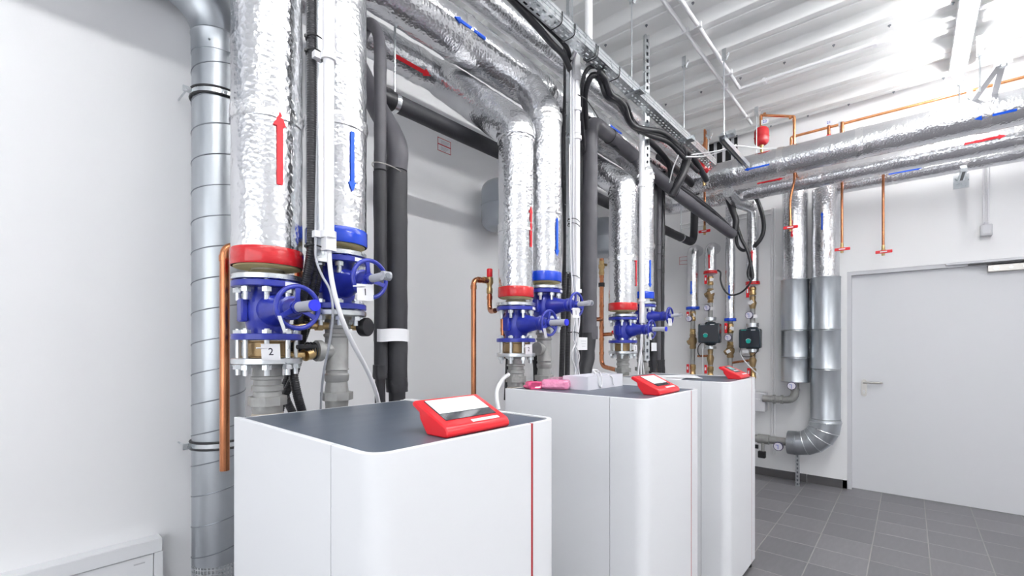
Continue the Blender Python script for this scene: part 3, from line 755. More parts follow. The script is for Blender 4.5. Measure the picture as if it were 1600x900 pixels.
pe = V((X3, P2Y + Rb, ze))
yend = at(1231, 700, x=X3).y
MB().lathe(pe, (0, 1, 0), [(0, RC - .006), (.004, RC - .003), (yend - pe.y - .006, RC - .006), (yend - pe.y, RC - .009), (yend - pe.y, .03)], 44).build('cladding_section', 'galv', t2)
q = MB()
for k in range(3): q.cyl(pe + V((-RC + .002, .02 + .05 * k, .03 - .03 * k)), pe + V((-RC - .003, .02 + .05 * k, .03 - .03 * k)), .004, 8)
q.build('rivets', 'zinc', t2)

# ================================================================== SPIRAL DUCT on the left
DX, DY_ = .671, 2.27; DR = .0985
t = thing('spiral_duct', (DX, DY_, .2), 'galvanised spiral ventilation duct standing against the left wall, bending away overhead', 'duct')
zb, ztop = .49, 2.70
MB().tube([(DX, DY_, zb), (DX, DY_, ztop)], DR, 56, True, .2).build('duct_pipe', 'galv', t)
q = MB(); pts = []; pitch = .128; n = int((ztop - .06 - zb) / pitch * 28)
for i in range(n): a = 2 * pi * i / 28; pts.append((DX + (DR + .0006) * cos(a + 2), DY_ + (DR + .0006) * sin(a + 2), zb + .01 + pitch * i / 28))
q.tube(pts, .0026, 6); q.build('spiral_seam', 'seam', t)
cx, cz_ = DX - .20, ztop + .035
MB().lathe((DX, DY_, ztop - .05), (0, 0, 1), [(0, DR), (0, DR + .003), (.08, DR + .003), (.084, DR + .006), (.09, DR + .003)], 56).build('collar', 'galv', t)
el = [(cx + .20 * cos(a), DY_, cz_ + .20 * sin(a)) for a in [pi / 2 * k / 20 for k in range(21)]]
MB().tube(el, DR + .003, 56).build('elbow', 'galv', t)
e = V(el[-1]); MB().lathe(e, (-1, 0, 0), [(-.003, DR + .004), (.0, DR + .007), (.005, DR + .004)], 56).build('collar', 'galv', t)
MB().tube([e, e + V((-2.4, 0, 0))], DR, 48, True, .3).build('duct_pipe', 'galv', t)
pts = []
for i in range(400): a = 2 * pi * i / 28; pts.append((e.x - .08 - pitch * i / 28, DY_ + (DR + .0006) * cos(a), e.z + (DR + .0006) * sin(a)))
MB().tube(pts, .0026, 6).build('spiral_seam', 'seam', t)
q = MB()
for (dx_, dz) in ((.06, ztop - .02), (-.055, ztop - .02)):
    an = -2.2; q.cyl((DX + (DR) * cos(an), DY_ + DR * sin(an), dz), (DX + (DR + .006) * cos(an), DY_ + (DR + .006) * sin(an), dz), .004, 8)
q.build('rivets', 'seam', t)
for z in (at(330, 154, y=DY_).z, at(330, 692, y=DY_).z):
    c = t_ = None
    MB().lathe((DX, DY_, z), (0, 0, 1), [(-.012, DR + .001), (-.012, DR + .005), (.012, DR + .005), (.012, DR + .001)], 56, True).build('clamp_band', 'zinc', t)
    MB().torus((DX, DY_, z - .014), (0, 0, 1), DR + .005, .005, 56, 8).build('rubber_edge', 'black', t); MB().torus((DX, DY_, z + .014), (0, 0, 1), DR + .005, .005, 56, 8).build('rubber_edge', 'black', t)
    MB().box((DX - DR - .035, DY_ - .012, z - .012), (DX - DR - .004, DY_ - .006, z + .012)).cyl((DX - DR - .02, DY_ - .02, z), (DX - DR - .02, DY_ + .12, z), .004, 8).build('clamp_lug', 'zinc', t)
# square-hole screen at the foot
q = MB(); n1, n2 = 44, 14
for j in range(n2 + 1):
    z = .22 + (zb - .22 - .012) * j / n2; q.lathe((DX, DY_, z), (0, 0, 1), [(0, DR - .002), (0, DR + .0005), (.005, DR + .0005), (.005, DR - .002)], n1, True)
for i in range(n1):
    a = 2 * pi * i / n1; c = V((DX + (DR - .0008) * cos(a), DY_ + (DR - .0008) * sin(a), (zb + .22) / 2)); d = V((cos(a), sin(a), 0)); q.obox(c, d.cross(V((0, 0, 1))), d, V((0, 0, 1)), .0026, .001, (zb - .22) / 2)
o = q.build('mesh_screen', 'zinc', t); o['kind'] = 'stuff'
MB().lathe((DX, DY_, .2), (0, 0, 1), [(0, DR - .006), (.01, DR + .001), (.02, DR + .001), (.02, DR - .003)], 48).build('bottom_ring', 'galv', t)
MB().tube([(DX, DY_, 0), (DX, DY_, .2)], .03, 12).build('stand', 'galv', t)

# wall cabinet, lower left
t = thing('wall_cabinet', (-.1, 2.36, .3), 'white flush metal wall cabinet with recessed door, low on the left wall', 'cabinet')
cz1 = .618; cx1 = .486; yf = 2.335
q = MB().box((-.62, yf, cz1 - .055), (cx1, YL, cz1), .003).box((-.62, yf, .02), (cx1, YL, .06), .003).box((cx1 - .028, yf, .06), (cx1, YL, cz1 - .055)).box((-.62, yf, .06), (-.59, YL, cz1 - .055))
q.build('frame', 'boiler', t)
dd = MB().box((-.588, yf + .010, .062), (cx1 - .030, yf + .03, cz1 - .058), .002).build('door', 'boiler', t)
MB().obox((cx1 - .075, yf + .0095, cz1 - .085), V((1, 0, 0)), V((0, 1, 0)), V((0, 0, 1)), .018, .0006, .0025).build('door_mark', 'papergrey', dd)

# ================================================================== COPPER
def ring(par, p, ax, r, name='solder_socket', m='copper', L=.02):
    return MB().lathe(p, ax, [(-L / 2, r), (-L / 2, r + .002), (-L / 2 + .004, r + .0022), (L / 2 - .004, r + .0022), (L / 2, r + .002), (L / 2, r)], 20).build(name, m, par)
# drain pipe, left of the nearest foil pipe
CY = 1.70
p0 = at(351, 735, y=CY); p1 = at(351, 384, y=CY)
t = thing('copper_pipe', p0, 'open-ended copper drain pipe in front of the spiral duct', 'pipe')
R_ = .0145
q = MB(); q.tube(rnd([p0, p1, p1 + V((.10, -.01, 0))], .034, 8), R_, 24, False); q.tube([p0 + V((0, 0, .0)), p0 + V((0, 0, .12))], R_ - .0015, 24, False)
q.lathe(p0, (0, 0, 1), [(0, R_), (0, R_ - .0015)], 24); q.build('tube', 'copper', t)
ring(t, p1 - V((0, 0, .042)), (0, 0, 1), R_); ring(t, p1 + V((.045, -.004, 0)), (1, -.1, 0), R_)
a = at(467, 415, y=1.66); b = at(467, 560, y=1.66)
t = thing('copper_pipe', b, 'short upright copper pipe visible behind the handwheel of the nearest valve 2', 'pipe')
MB().tube(rnd([a + V((0, 0, .03)), b, b + V((-.06, -.06, 0))], .03), .013, 18).build('tube', 'copper', t)
for v in (430, 475, 520): ring(t, at(467, v, y=1.66), (0, 0, 1), .013)
MB().cyl(at(467, 482, y=1.66), at(467, 482, y=1.66) + V((-.05, -.08, 0)), .012, 14).build('branch', 'brass', t)
# fine brass items high behind the nearest conduit
def safety(px_, top_v, bot_v, pv_u, label, lab2, y, cap_v, end, r=.0135, elb=None):
    p0 = at(px_, bot_v, y=y); p1 = at(px_, top_v, y=y); pv = at(pv_u, top_v + 3, y=y)
    t = thing('copper_pipe', p0, label, 'pipe')
    MB().tube(rnd([p0, p1, V((pv.x - .02, pv.y, p1.z))], .035, 8), r, 20).build('tube', 'copper', t)
    ring(t, p1 - V((0, 0, .042)), (0, 0, 1), r); ring(t, p1 + V((.04, 0, 0)), (1, 0, 0), r)
    t2 = thing('safety_valve', pv, lab2, 'valve')
    MB().lathe(pv + V((0, 0, -.04)), (0, 0, 1), [(-.03, .012), (-.025, .016), (0, .016), (.004, .013), (.015, .013), (.03, .020), (.058, .018), (.062, .012)], 20).cyl(pv + V((-.045, 0, 0)), pv, .014, 14).cyl(pv + V((-.05, 0, 0)), pv + V((-.03, 0, 0)), .018, 6).build('body', 'brass', t2)
    zc_ = at(pv_u, cap_v, y=y).z
    MB().lathe((pv.x, pv.y, pv.z + .020), (0, 0, 1), [(0, .013), (.004, .016), (zc_ - pv.z + .0, .016), (zc_ - pv.z + .004, .013)], 12).build('cap', 'redpl', t2)
    e = V(end); q = pv + V((0, 0, -.07))
    t3 = thing('copper_bend', q, lab2.split(' valve')[0] + ' valve outlet: copper bend below it', 'pipe')
    MB().tube(rnd([q, V((q.x, q.y, e.z)), e], .04, 8), .013, 18).build('tube', 'copper', t3)
    ring(t3, q + V((0, 0, -.02)), (0, 0, 1), .013)
    return t
safety(740, 436, 640, 765, 'upright copper pipe left of the middle red-banded foil pipe', 'brass safety valve with red cap left of the middle foil pipe', 1.70, 427, (SX[1] - .06, 1.62, at(778, 487, y=1.66).z))
p = at(785, 480, y=1.63); q = at(787, 560, y=1.63)
t = thing('copper_pipe', q, 'copper pipe just behind the middle valve tagged 2', 'pipe')
MB().tube([p, q], .0125, 16).build('tube', 'copper', t)
for v in (492, 515, 540): ring(t, at(786, v, y=1.63), (0, 0, 1), .0125)
# group at the farthest boiler
y_ = 1.80
t = thing('copper_pipe', at(940, 560, y=y_), 'copper pipe coming down from the second grey expansion tank', 'pipe')
MB().tube(rnd([at(940, 404, y=y_), at(940, 572, y=y_), at(963, 578, y=1.62)], .06, 8), .0165, 20).build('tube', 'copper', t)
for v in (432, 478, 512, 530, 552): ring(t, at(940, v, y=y_), (0, 0, 1), .0165)
MB().lathe(at(940, 431, y=y_), (0, 0, 1), [(0, .018), (.02, .022), (.05, .018), (.06, .024), (.085, .024), (.09, .018), (.115, .020)], 16).build('brass_coupling', 'brass', t)
MB().lathe(at(940, 445, y=y_), (0, 0, 1), [(-.015, .018), (-.015, .024), (.015, .024), (.015, .018)], 20, True).build('pipe_clip', 'black', t)
MB().cyl(at(941, 413, y=y_), at(948, 414, y=y_ - .04), .010, 10).build('drain_cock', 'bronze', t)
p = at(927, 466, y=y_)
t = thing('safety_valve', p, 'brass safety valve with red cap left of the farthest foil pipe', 'valve')
MB().lathe(p + V((0, 0, -.06)), (0, 0, 1), [(-.03, .015), (0, .018), (.03, .018), (.04, .024), (.075, .022), (.08, .014)], 20).cyl(p + V((-.07, 0, .0)), p, .017, 14).build('body', 'brass', t)
MB().cyl(p + V((0, 0, .02)), p + V((0, 0, .065)), .018, 12).build('cap', 'redpl', t)
MB().tube(rnd([p + V((0, 0, -.07)), at(927, 499, y=y_), at(940, 499, y=y_)], .05, 8), .016, 18).build('copper_bend', 'copper', t)
p = at(941, 523, y=y_)
t = thing('bleed_fitting', p, 'small copper branch with red tap beside the farthest valve 2', 'pipe fitting')
MB().cyl(p, at(956, 522, y=y_ - .08), .014, 14).build('tube', 'copper', t); MB().cyl(at(957, 518, y=y_ - .09), at(961, 523, y=y_ - .12), .010, 10).build('tap', 'redpl', t)
t = thing('copper_pipe', at(918, 590, y=2.0), 'short copper pipe rising behind the middle boiler, right of the black tubes', 'pipe')
MB().tube([at(919, 480, y=2.0), at(918.5, 610, y=2.0)], .015, 16).build('tube', 'copper', t)

# ================================================================== STRUTS, CONDUITS AND CABLES
def strut(a, b, w_, d, face, label, m='zinc', name='perforated_strut', slot=.05):
    """C-channel with slots; face = direction of the slotted web"""
    a, b = V(a), V(b); ax = (b - a).normalized(); n = V(face).normalized(); s = ax.cross(n).normalized(); L = (b - a).length
    t = thing(name, a, label, 'metal strut'); c = (a + b) / 2; q = MB()
    q.obox(c + s * (w_ / 2), s, ax, n, .0012, L / 2, d / 2); q.obox(c - s * (w_ / 2), s, ax, n, .0012, L / 2, d / 2)
    q.obox(c + n * d / 2 + s * w_ * .36, s, ax, n, w_ * .14, L / 2, .0012); q.obox(c + n * d / 2 - s * w_ * .36, s, ax, n, w_ * .14, L / 2, .0012)
    k = 0
    N = int(L / slot)
    for i in range(N + 1):
        q.obox(a + ax * min(L - .004, max(.004, i * slot)) + n * d / 2, s, ax, n, w_ * .23, slot * .24, .0012)
    q.build('channel', m, t)
    MB().obox(c - n * (d / 2 - .002), s, ax, n, w_ / 2, L / 2, .001).build('back_web', 'zinc' if n.y > .5 else 'seam', t)
    return t
def tube_thing(name, pts, r, m, label, cat, seg=10, sm=True, corner=.03, n=6, group=None, ribs=0):
    P_ = smooth(pts, n) if sm else rnd(pts, corner, 6)
    if ribs:
        P_ = resample(P_, ribs / 4)
        q = MB().tube(P_, r, seg, True, rf=lambda i, L: r * (1 - .11 * (.5 - .5 * cos(pi / 2 * i))))
    else: q = MB().tube(P_, r, seg)
    o = q.build(name, m, ang=80 if ribs else 50); return tag(o, label, cat, group)
Y1 = 1.36
s1a, s1b = at(502, 409, y=1.42), at(502, 0, y=1.42); s1b.z = ZC + .0; s1a.x = s1b.x = (s1a.x + s1b.x) / 2
strut(s1a, s1b, .036, .022, (0, 1, 0), 'slotted zinc strut between the two nearest foil pipes')
c = at(513.5, 300, y=Y1)
t = thing('conduit', (c.x, c.y, at(513, 392, y=Y1).z), 'white plastic conduit hanging between the two nearest foil pipes', 'conduit')
zt = 3.0
MB().cyl((c.x, c.y, at(513, 380, y=Y1).z), (c.x, c.y, at(513, 90, y=Y1).z), .0165, 24).build('lower_tube', 'pvc', t)
MB().cyl((c.x, c.y, at(513, 95, y=Y1).z), (c.x, c.y, zt), .0185, 24).build('upper_tube', 'pvc', t)
for v in (90, 367):
    z = at(513, v, y=Y1).z; MB().lathe((c.x, c.y, z), (0, 0, 1), [(-.010, .0165), (-.010, .023), (.010, .023), (.010, .0165)], 20, True).box((c.x - .040, c.y + .008, z - .010), (c.x - .010, c.y + .03, z + .010)).build('clip', 'pvc', t)
MB().box((c.x - .0165, c.y - .0165, at(513, 392, y=Y1).z), (c.x + .0165, c.y + .0165, at(513, 372, y=Y1).z)).build('end_piece', 'pvc', t)
def pz(lst): return [at(*a[:2], y=a[2]) for a in lst]
tube_thing('cable', pz([(514, 380, Y1), (516, 420, 1.35), (523, 460, 1.33), (535, 500, 1.32), (553, 540, 1.35), (572, 575, 1.4), (585, 605, 1.44), (592, 632, 1.5), (594, 660, 1.55)]), .0075, 'cablew', 'thick white cable curving down from the conduit past valve 1', 'cable')
tube_thing('cable', pz([(494, -60, 1.40), (494, 100, 1.40), (494.5, 250, 1.39), (493, 370, 1.38), (494, 405, 1.37), (503, 430, 1.36), (516, 455, 1.34), (520, 490, 1.33), (515, 535, 1.36), (506, 580, 1.42), (502, 620, 1.5), (501, 655, 1.55)]), .0038, 'cableg', 'thin grey cable beside the nearest corrugated hose', 'cable')
tube_thing('corrugated_hose', pz([(487, -70, 1.40), (487, 100, 1.40), (487, 280, 1.40), (487, 375, 1.40), (484, 410, 1.42), (476, 450, 1.46), (468, 490, 1.52), (462, 530, 1.56), (457, 570, 1.56), (463, 610, 1.54), (474, 650, 1.56)]), .0150, 'cable', 'long black corrugated hose between the two nearest foil pipes', 'hose', 14, ribs=.0075)
tube_thing('corrugated_hose', pz([(493, 385, 1.44), (491, 420, 1.46), (484, 460, 1.50), (477, 500, 1.56), (470, 545, 1.60), (458, 590, 1.60), (440, 630, 1.60), (433, 670, 1.60)]), .0140, 'cable', 'second black corrugated hose, fanning out behind the nearest handwheel', 'hose', 14, ribs=.0075)
tube_thing('corrugated_hose', pz([(499, 400, 1.48), (497, 430, 1.49), (489, 470, 1.53), (480, 510, 1.6), (462, 560, 1.66), (445, 610, 1.66), (462, 655, 1.64)]), .0140, 'cable', 'third black corrugated hose, closest to valve 1', 'hose', 14, ribs=.0075)
def tie(c, rx, ry, label, name='cable_tie', grp='black cable ties'):
    q = MB(); pts = [V(c) + V((rx * cos(a), ry * sin(a), .1 * rx * sin(2 * a))) for a in [2 * pi * k / 20 for k in range(21)]]
    q.tube(pts, .0022, 6); q.box(V(c) + V((-rx - .006, -.004, -.004)), V(c) + V((-rx + .002, .004, .004)))
    return tag(q.build(name, 'black'), label, 'cable tie', grp)
for v, l in ((64, 'upper black cable tie on the nearest corrugated hose'), (86, 'second black cable tie on the nearest corrugated hose, just above the conduit clip'), (387, 'black cable tie at the foot of the nearest corrugated hose')):
    p = at(494, v, y=1.40); tie(p, .030, .026, l)

# ---- black foam-rubber pipes behind the nearest boiler
def foam(name, pts, r, m, label, corner=.06, grp=None, wr=.002, seg=28, sm=False):
    P_ = smooth(pts, 6) if sm else rnd(pts, corner, 8)
    t = thing(name, pts[-1], label, 'insulated pipe', grp); q = MB().tube(P_, r, seg, True, .03, wr, 9); q.build('foam_sleeve', m, t, ang=60); return t
YB = 1.62
p = [at(619.5, v, y=YB) for v in (268, 600)]
t = foam('foam_pipe', [at(560, 105, y=1.95), at(588, 165, y=YB + .12), at(619, 225, y=YB), at(619.5, 266, y=YB)], .0445, 'rubberg', 'thick dark foam-rubber pipe bent at the top, behind the nearest boiler', sm=True)
MB().tube([at(620, 269, y=YB), at(620, 600, y=YB)], .0435, 28, True, .03, .002, 9).build('foam_sleeve', 'rubber', t)
MB().tube([at(620, 590, y=YB), at(621, 660, y=YB)], .034, 24, True, .02, .002, 12).build('foam_sleeve', 'rubber', t)
MB().tube([at(620, 590, y=YB), at(620, 612, y=YB)], .0455, 28, True, .008, .005, 20).build('black_tape', 'cable', t)
t = foam('foam_pipe', [at(560, 70, y=1.86), at(577, 38, y=1.80), at(592, 60, y=YB + .04), at(594, 130, y=YB), at(594, 266, y=YB)], .0245, 'rubberg', 'slim grey foam-rubber pipe with hooked top, behind the nearest boiler', sm=True)
MB().tube([at(594, 269, y=YB), at(595, 585, y=YB)], .0265, 24, True, .03, .002, 9).build('foam_sleeve', 'rubber', t)
MB().tube([at(594, 580, y=YB), at(594, 660, y=YB)], .021, 20, True, .02, .002, 12).build('foam_sleeve', 'cable', t)
MB().tube([at(594, 570, y=YB), at(594, 592, y=YB)], .0285, 24, True, .008, .003, 20).build('black_tape', 'cable', t)
p = at(608, 267, y=YB); q = MB(); q.tube([p + V((.075 * cos(a), .044 * sin(a), -.012 * cos(a))) for a in [2 * pi * k / 24 for k in range(25)]], .0025, 6); tag(q.build('binding_wire', 'steel'), 'wire tied round the two foam pipes behind the nearest boiler', 'wire')
p = at(611.5, 524, y=YB); hh = .051
vs = []; N = 40
for z in (-hh / 2, hh / 2):
    for k in range(N):
        a = 2 * pi * k / N; e = .75
        vs.append(p + V((.0755 * math.copysign(abs(cos(a)) ** e, cos(a)), .0475 * math.copysign(abs(sin(a)) ** e, sin(a)), z + .002 * sin(3 * a))))
tag(MB().add(vs, [(k, (k + 1) % N, N + (k + 1) % N, N + k) for k in range(N)]).build('white_wrap', 'whitetape'), 'white tape wrapped round the two foam pipes behind the nearest boiler', 'tape')
# long dark insulated pipe along the left wall
zW = 2.575; YW = 1.86
t = thing('wall_foam_pipe', (3, YW, zW), 'long black insulated pipe sloping past the wall, turning up near the papers', 'insulated pipe')
e = at(1094, 383, y=YW); xe = 5.3
MB().tube(rnd([(1.02, YW, zW), (1.2, YW, zW), (xe, YW, zW), (xe, YW - .02, zW + .55)], .13, 8), .042, 28, True, .05, .0015, 8).build('foam_sleeve', 'rubber', t)
for u in (617, 1064):
    p = at(u, 100, y=YW); MB().lathe((p.x, YW, zW), (1, 0, 0), [(-.012, .042), (-.012, .0455), (.012, .0455), (.012, .042)], 28, True).build('pipe_clamp', 'rosette', t)
    MB().cyl((p.x, YW, zW + .04), (p.x, YW, ZC + .05), .0055, 8).build('threaded_rod', 'zinc', t)
p = at(600, 160, y=YW); MB().tube([(p.x - .02, YW, zW), (p.x + .03, YW, zW)], .046, 28, True, .006, .003, 20).build('black_tape', 'cable', t)

# ---- column between the middle and the farthest boiler
YC = 1.55
tube_thing('corrugated_hose', pz([(884, 60, 1.62), (884, 150, 1.62), (880, 240, 1.6), (882, 300, 1.6), (884, 380, 1.6), (881, 460, 1.6), (879, 530, 1.6), (877, 600, 1.6)]), .0175, 'cable', 'black corrugated hose right of the middle blue-banded foil pipe', 'hose', 14, ribs=.010)
tube_thing('corrugated_hose', pz([(889, 415, 1.62), (888, 480, 1.62), (887, 540, 1.62), (886, 600, 1.62)]), .0175, 'cable', 'shorter black corrugated hose beside the middle slotted strut', 'hose', 14, ribs=.010)
a = at(890, 425, y=YC); strut(a, (a.x, a.y, ZC), .040, .022, (0, 1, 0), 'slotted zinc strut rising past the cable tray, behind the middle boiler')
c = at(901, 300, y=YC - .05)
t = thing('conduit', (c.x, c.y, at(901, 460, y=YC - .05).z), 'white plastic conduit with ring clips, left of the big black foam pipe', 'conduit')
yc = c.y
MB().cyl((c.x, yc, at(901, 462, y=yc).z), (c.x, yc, at(901, 70, y=yc).z), .0205, 20).build('tube', 'pvc', t)
for v in (125, 172, 216, 455):
    z = at(901, v, y=yc).z; MB().cyl((c.x, yc, z - .010), (c.x, yc, z + .010), .030, 20).build('clip', 'pvc', t)
for v in (110, 160, 200): 
    z = at(901, v, y=yc).z; MB().cyl((c.x, yc, z - .035), (c.x, yc, z + .035), .0245, 20).build('sleeve', 'pvc', t)
for k, (u, r) in enumerate(((892, .005), (894.5, .005), (896.5, .004))):
    tube_thing('cable', pz([(u + 12 - k, 62, 1.42), (u + 5, 78, 1.42), (u, 110, YC - .06), (u, 250, YC - .06), (u, 400, YC - .06), (897 + 2 * k, 475, YC - .07), (901 - 3 * k, 525, YC - .07), (893 + 6 * k, 555, YC - .07), (899 + k, 578, YC - .06), (893 + 5 * k, 600, YC - .05)]), r, 'cablew' if k != 1 else 'cableg', ['white cable, left of three beside the middle conduit', 'pale grey cable, middle of three beside the middle conduit', 'white cable, nearest to the middle conduit'][k], 'cable')
for k, u in enumerate((900, 904)):
    tube_thing('cable', pz([(u, 462, YC - .05), (u + 1, 500, YC - .05), (u + 3 - 5 * k, 530, YC - .05), (u - 2, 560, YC - .05), (u - 1 + 3 * k, 600, YC - .02)]), .006, 'cablew', ['white cable leaving the foot of the middle conduit, left one', 'white cable leaving the foot of the middle conduit, right one'][k], 'cable')
for v, l in ((345, 'upper black tie of the middle bundle'), (352, 'lower black tie of the middle bundle'), (433, 'black tie on the cables above the middle handwheel'), (520, 'black tie gathering the white cables below the middle handwheel')):
    p = at(896, v, y=YC - .05); tie(p, .045, .03, l)
tube_thing('cable_loop', pz([(886, 52, 1.45), (892, 48, 1.42), (900, 52, 1.41), (903, 66, 1.40), (898, 82, 1.42), (893, 92, 1.46)]), .007, 'cablew', 'white cable looping over the cable tray edge at its strut', 'cable')

def big_foam(pts, r, m, label): return foam('foam_pipe', pts, r, m, label, .10, wr=.003, seg=30)
YF = 1.62
A = at(923, 192, y=YF); B0 = at(918, 575, y=YF)
e1 = at(1144, 366, x=4.9)
t = big_foam([at(921, 520, y=YF), A + V((0, 0, .02)), at(985, 240, y=YF - .03), at(1060, 305, y=1.50), e1], .0485, 'rubberg', 'thickest dark foam-rubber pipe rising behind the middle boiler and running right to the end wall')
MB().tube([at(921, 515, y=YF), at(918, 560, y=YF), at(909, 610, y=YF)], .045, 26, True, .03, .005, 14).build('foam_sleeve', 'rubber', t)
MB().tube([at(922, 510, y=YF), at(922, 530, y=YF)], .0515, 26).build('tape_end', 'rubberg', t)
for (u, v, y) in ((953, 213, YF - .02), (1010, 262, 1.58), (1053, 299, 1.51), (1110, 338, 1.42)):
    p = at(u, v, y=y); MB().torus(p, (1, -.1, -.12), .0495, .003, 30, 6).build('tie', 'black', t)
t = big_foam([at(909, 585, y=YF + .06), at(909, 180, y=YF + .06), at(960, 216, y=YF + .02), at(1045, 285, y=1.56), at(1120, 345, x=4.85)], .026, 'rubber', 'slimmer dark foam-rubber pipe tucked behind the thickest one')
# descending cable pack on the run
for k, (o1, o2, r) in enumerate(((-6, -3, .016), (-10, -6, .014), (4, 5, .018))):
    tube_thing('cable', [at(960, 222 + o1, y=YF - .02), at(1000, 254 + o1, y=1.60), at(1040, 285 + o1, y=1.55), at(1080, 312 + o1, y=1.48), at(1115, 336 + o2, y=1.42), at(1142, 362 + o2, x=4.86)], r, 'cable', ['black cable lying on the thick foam run', 'upper black cable lying on the thick foam run', 'black cable hanging just under the thick foam run'][k], 'cable', 12)
# white label on the thick foam pipe
p = at(921, 536, y=YF - .052); q = at(897, 536, y=YF - .075)
t = tag(MB().obox(at(908, 537, y=YF - .058), V((1, 0, 0)), V((0, 1, 0)), V((0, 0, 1)), .072, .0008, .040).build('pipe_label', 'paper', flat=True), 'white paper label tied across the thick foam pipe behind the middle boiler', 'label'); t['_org'] = [0, 0, 0]
q = MB()
for k in range(3): q.obox(at(912 , 533 + 4 * k, y=YF - .060), V((1, 0, 0)), V((0, 1, 0)), V((0, 0, 1)), .03 - .006 * k, .0003, .0016)
q.build('printed_lines', 'papergrey', t, flat=True)

# ---- column behind the farthest boiler
a = at(1010, 575, y=1.48); b = at(1010, 300, y=1.48)
strut((b.x, b.y, 1.30), (b.x, b.y, ZC), .038, .022, (-.5, -.9, 0), 'slotted zinc strut rising to the ceiling behind the farthest boiler')
c = at(1003, 300, y=1.46)
t = thing('conduit', (c.x, c.y, 1.7), 'white plastic conduit beside the farthest slotted strut', 'conduit')
MB().cyl((c.x, c.y, at(1003, 505, y=1.46).z), (c.x, c.y, at(1003, 190, y=1.46).z), .0190, 20).build('tube', 'pvc', t)
for v in (290, 470): z = at(1003, v, y=1.46).z; MB().cyl((c.x, c.y, z - .01), (c.x, c.y, z + .01), .027, 18).build('clip', 'pvc', t)
for k in range(3):
    tube_thing('cable', pz([(1002 + k, 495, 1.46), (1003 - k, 535, 1.46), (999 + 2 * k, 560, 1.46), (996 + 6 * k, 595, 1.46)]), .0075 - .001 * k, 'cablew', ['leftmost white cable fanning out below the farthest conduit', 'middle white cable fanning out below the farthest conduit', 'rightmost white cable fanning out below the farthest conduit'][k], 'cable')
YD = 1.62
for k, (u, r, m, l) in enumerate(((1020, .031, 'rubber', 'left'), (1028, .026, 'rubberg', 'middle'), (1034.5, .020, 'cable', 'right'))):
    t = thing('foam_pipe', at(u, 590, y=YD + .03 * k), l + ' one of three black foam pipes behind the farthest boiler', 'insulated pipe')
    MB().tube([at(u, 600, y=YD + .03 * k), at(u, 450, y=YD + .03 * k), at(u + 1, 330, y=YD + .03 * k), at(u + 2, 268, y=YD + .03 * k)], r, 20, True, .04, .002, 9).build('foam_sleeve', m, t)
    MB().tube([at(u, 562, y=YD + .03 * k), at(u, 588, y=YD + .03 * k)], r + .005, 20, True, .01, .003, 14).build('black_tape', 'cable', t)
tag(MB().obox(at(1022, 542, y=YD - .036), V((1, 0, 0)), V((0, 1, 0)), V((0, 0, 1)), .052, .0008, .034).build('pipe_label', 'paper', flat=True), 'white paper label on the black foam pipes behind the farthest boiler', 'label')
for v, l in ((386, 'upper tie on the black pipes behind the farthest boiler'), (400, 'middle tie on the black pipes behind the farthest boiler'), (424, 'lower tie on the black pipes behind the farthest boiler')):
    tie(at(1028, v, y=YD + .03), .075, .05, l)
tube_thing('cable', pz([(1004, 556, 1.6), (1009, 548, 1.6), (1015, 562, 1.6), (1017, 600, 1.6)]), .008, 'cable', 'black hose bend at the foot of the farthest black pipes', 'hose')
# hose curving on the left of the middle boiler
tube_thing('hose', pz([(795, 585, 1.46), (786, 592, 1.46), (777, 608, 1.45), (776, 622, 1.44), (779, 640, 1.42)]), .0095, 'pvc', 'white hose arching beside the rear left corner of the middle boiler', 'hose')
tube_thing('cable', pz([(793, 560, 1.60), (792, 585, 1.60), (790, 625, 1.60)]), .010, 'cable', 'black cable dropping left of the middle grey connector', 'cable')
tube_thing('cable', pz([(836, 555, 1.60), (838, 580, 1.60), (838, 612, 1.60)]), .018, 'cable', 'black hose between the two middle grey connectors', 'hose')
tag(MB().box(at(640, 632, y=1.43) + V((0, 0, -.25)), at(640, 632, y=1.43) + V((.055, .06, .012))).build('wall_bracket', 'pvc'), 'small white box corner behind the nearest control panel', 'box')

# ================================================================== CABLE TRAY AND CEILING GEAR
TY, TZ = 1.36, 3.04
t = thing('cable_tray', (2.5, TY, TZ), 'long slotted zinc cable tray hanging overhead along the boilers', 'cable tray')
x0, x1 = -.6, 4.35; q = MB()
q.box((x0, TY - .036, TZ), (x1, TY - .0345, TZ + .06)).box((x0, TY + .0345, TZ), (x1, TY + .036, TZ + .06))
for s in (-1, 1): q.box((x0, TY + s * .036 - .006 - .004 * s, TZ + .0585), (x1, TY + s * .036 + .006 - .004 * s, TZ + .060))
for a, b in ((-.036, -.026), (-.014, -.005), (.005, .014), (.026, .036)): q.box((x0, TY + a, TZ - .0012), (x1, TY + b, TZ))
q.build('side_rails', 'zinc', t)
q = MB(); k = x0
while k < x1:
    q.box((k, TY - .026, TZ - .0012), (k + .022, TY - .014, TZ)); q.box((k + .02, TY - .005, TZ - .0012), (k + .042, TY + .005, TZ)); q.box((k, TY + .014, TZ - .0012), (k + .022, TY + .026, TZ)); k += .05
q.build('slotted_base', 'zinc', t)
q = MB(); k = x0
for z in (.020, .040): q.box((x0, TY - .0375, TZ + z - .0015), (x1, TY - .036, TZ + z + .0015))
q.build('rail_beads', 'galv', t)
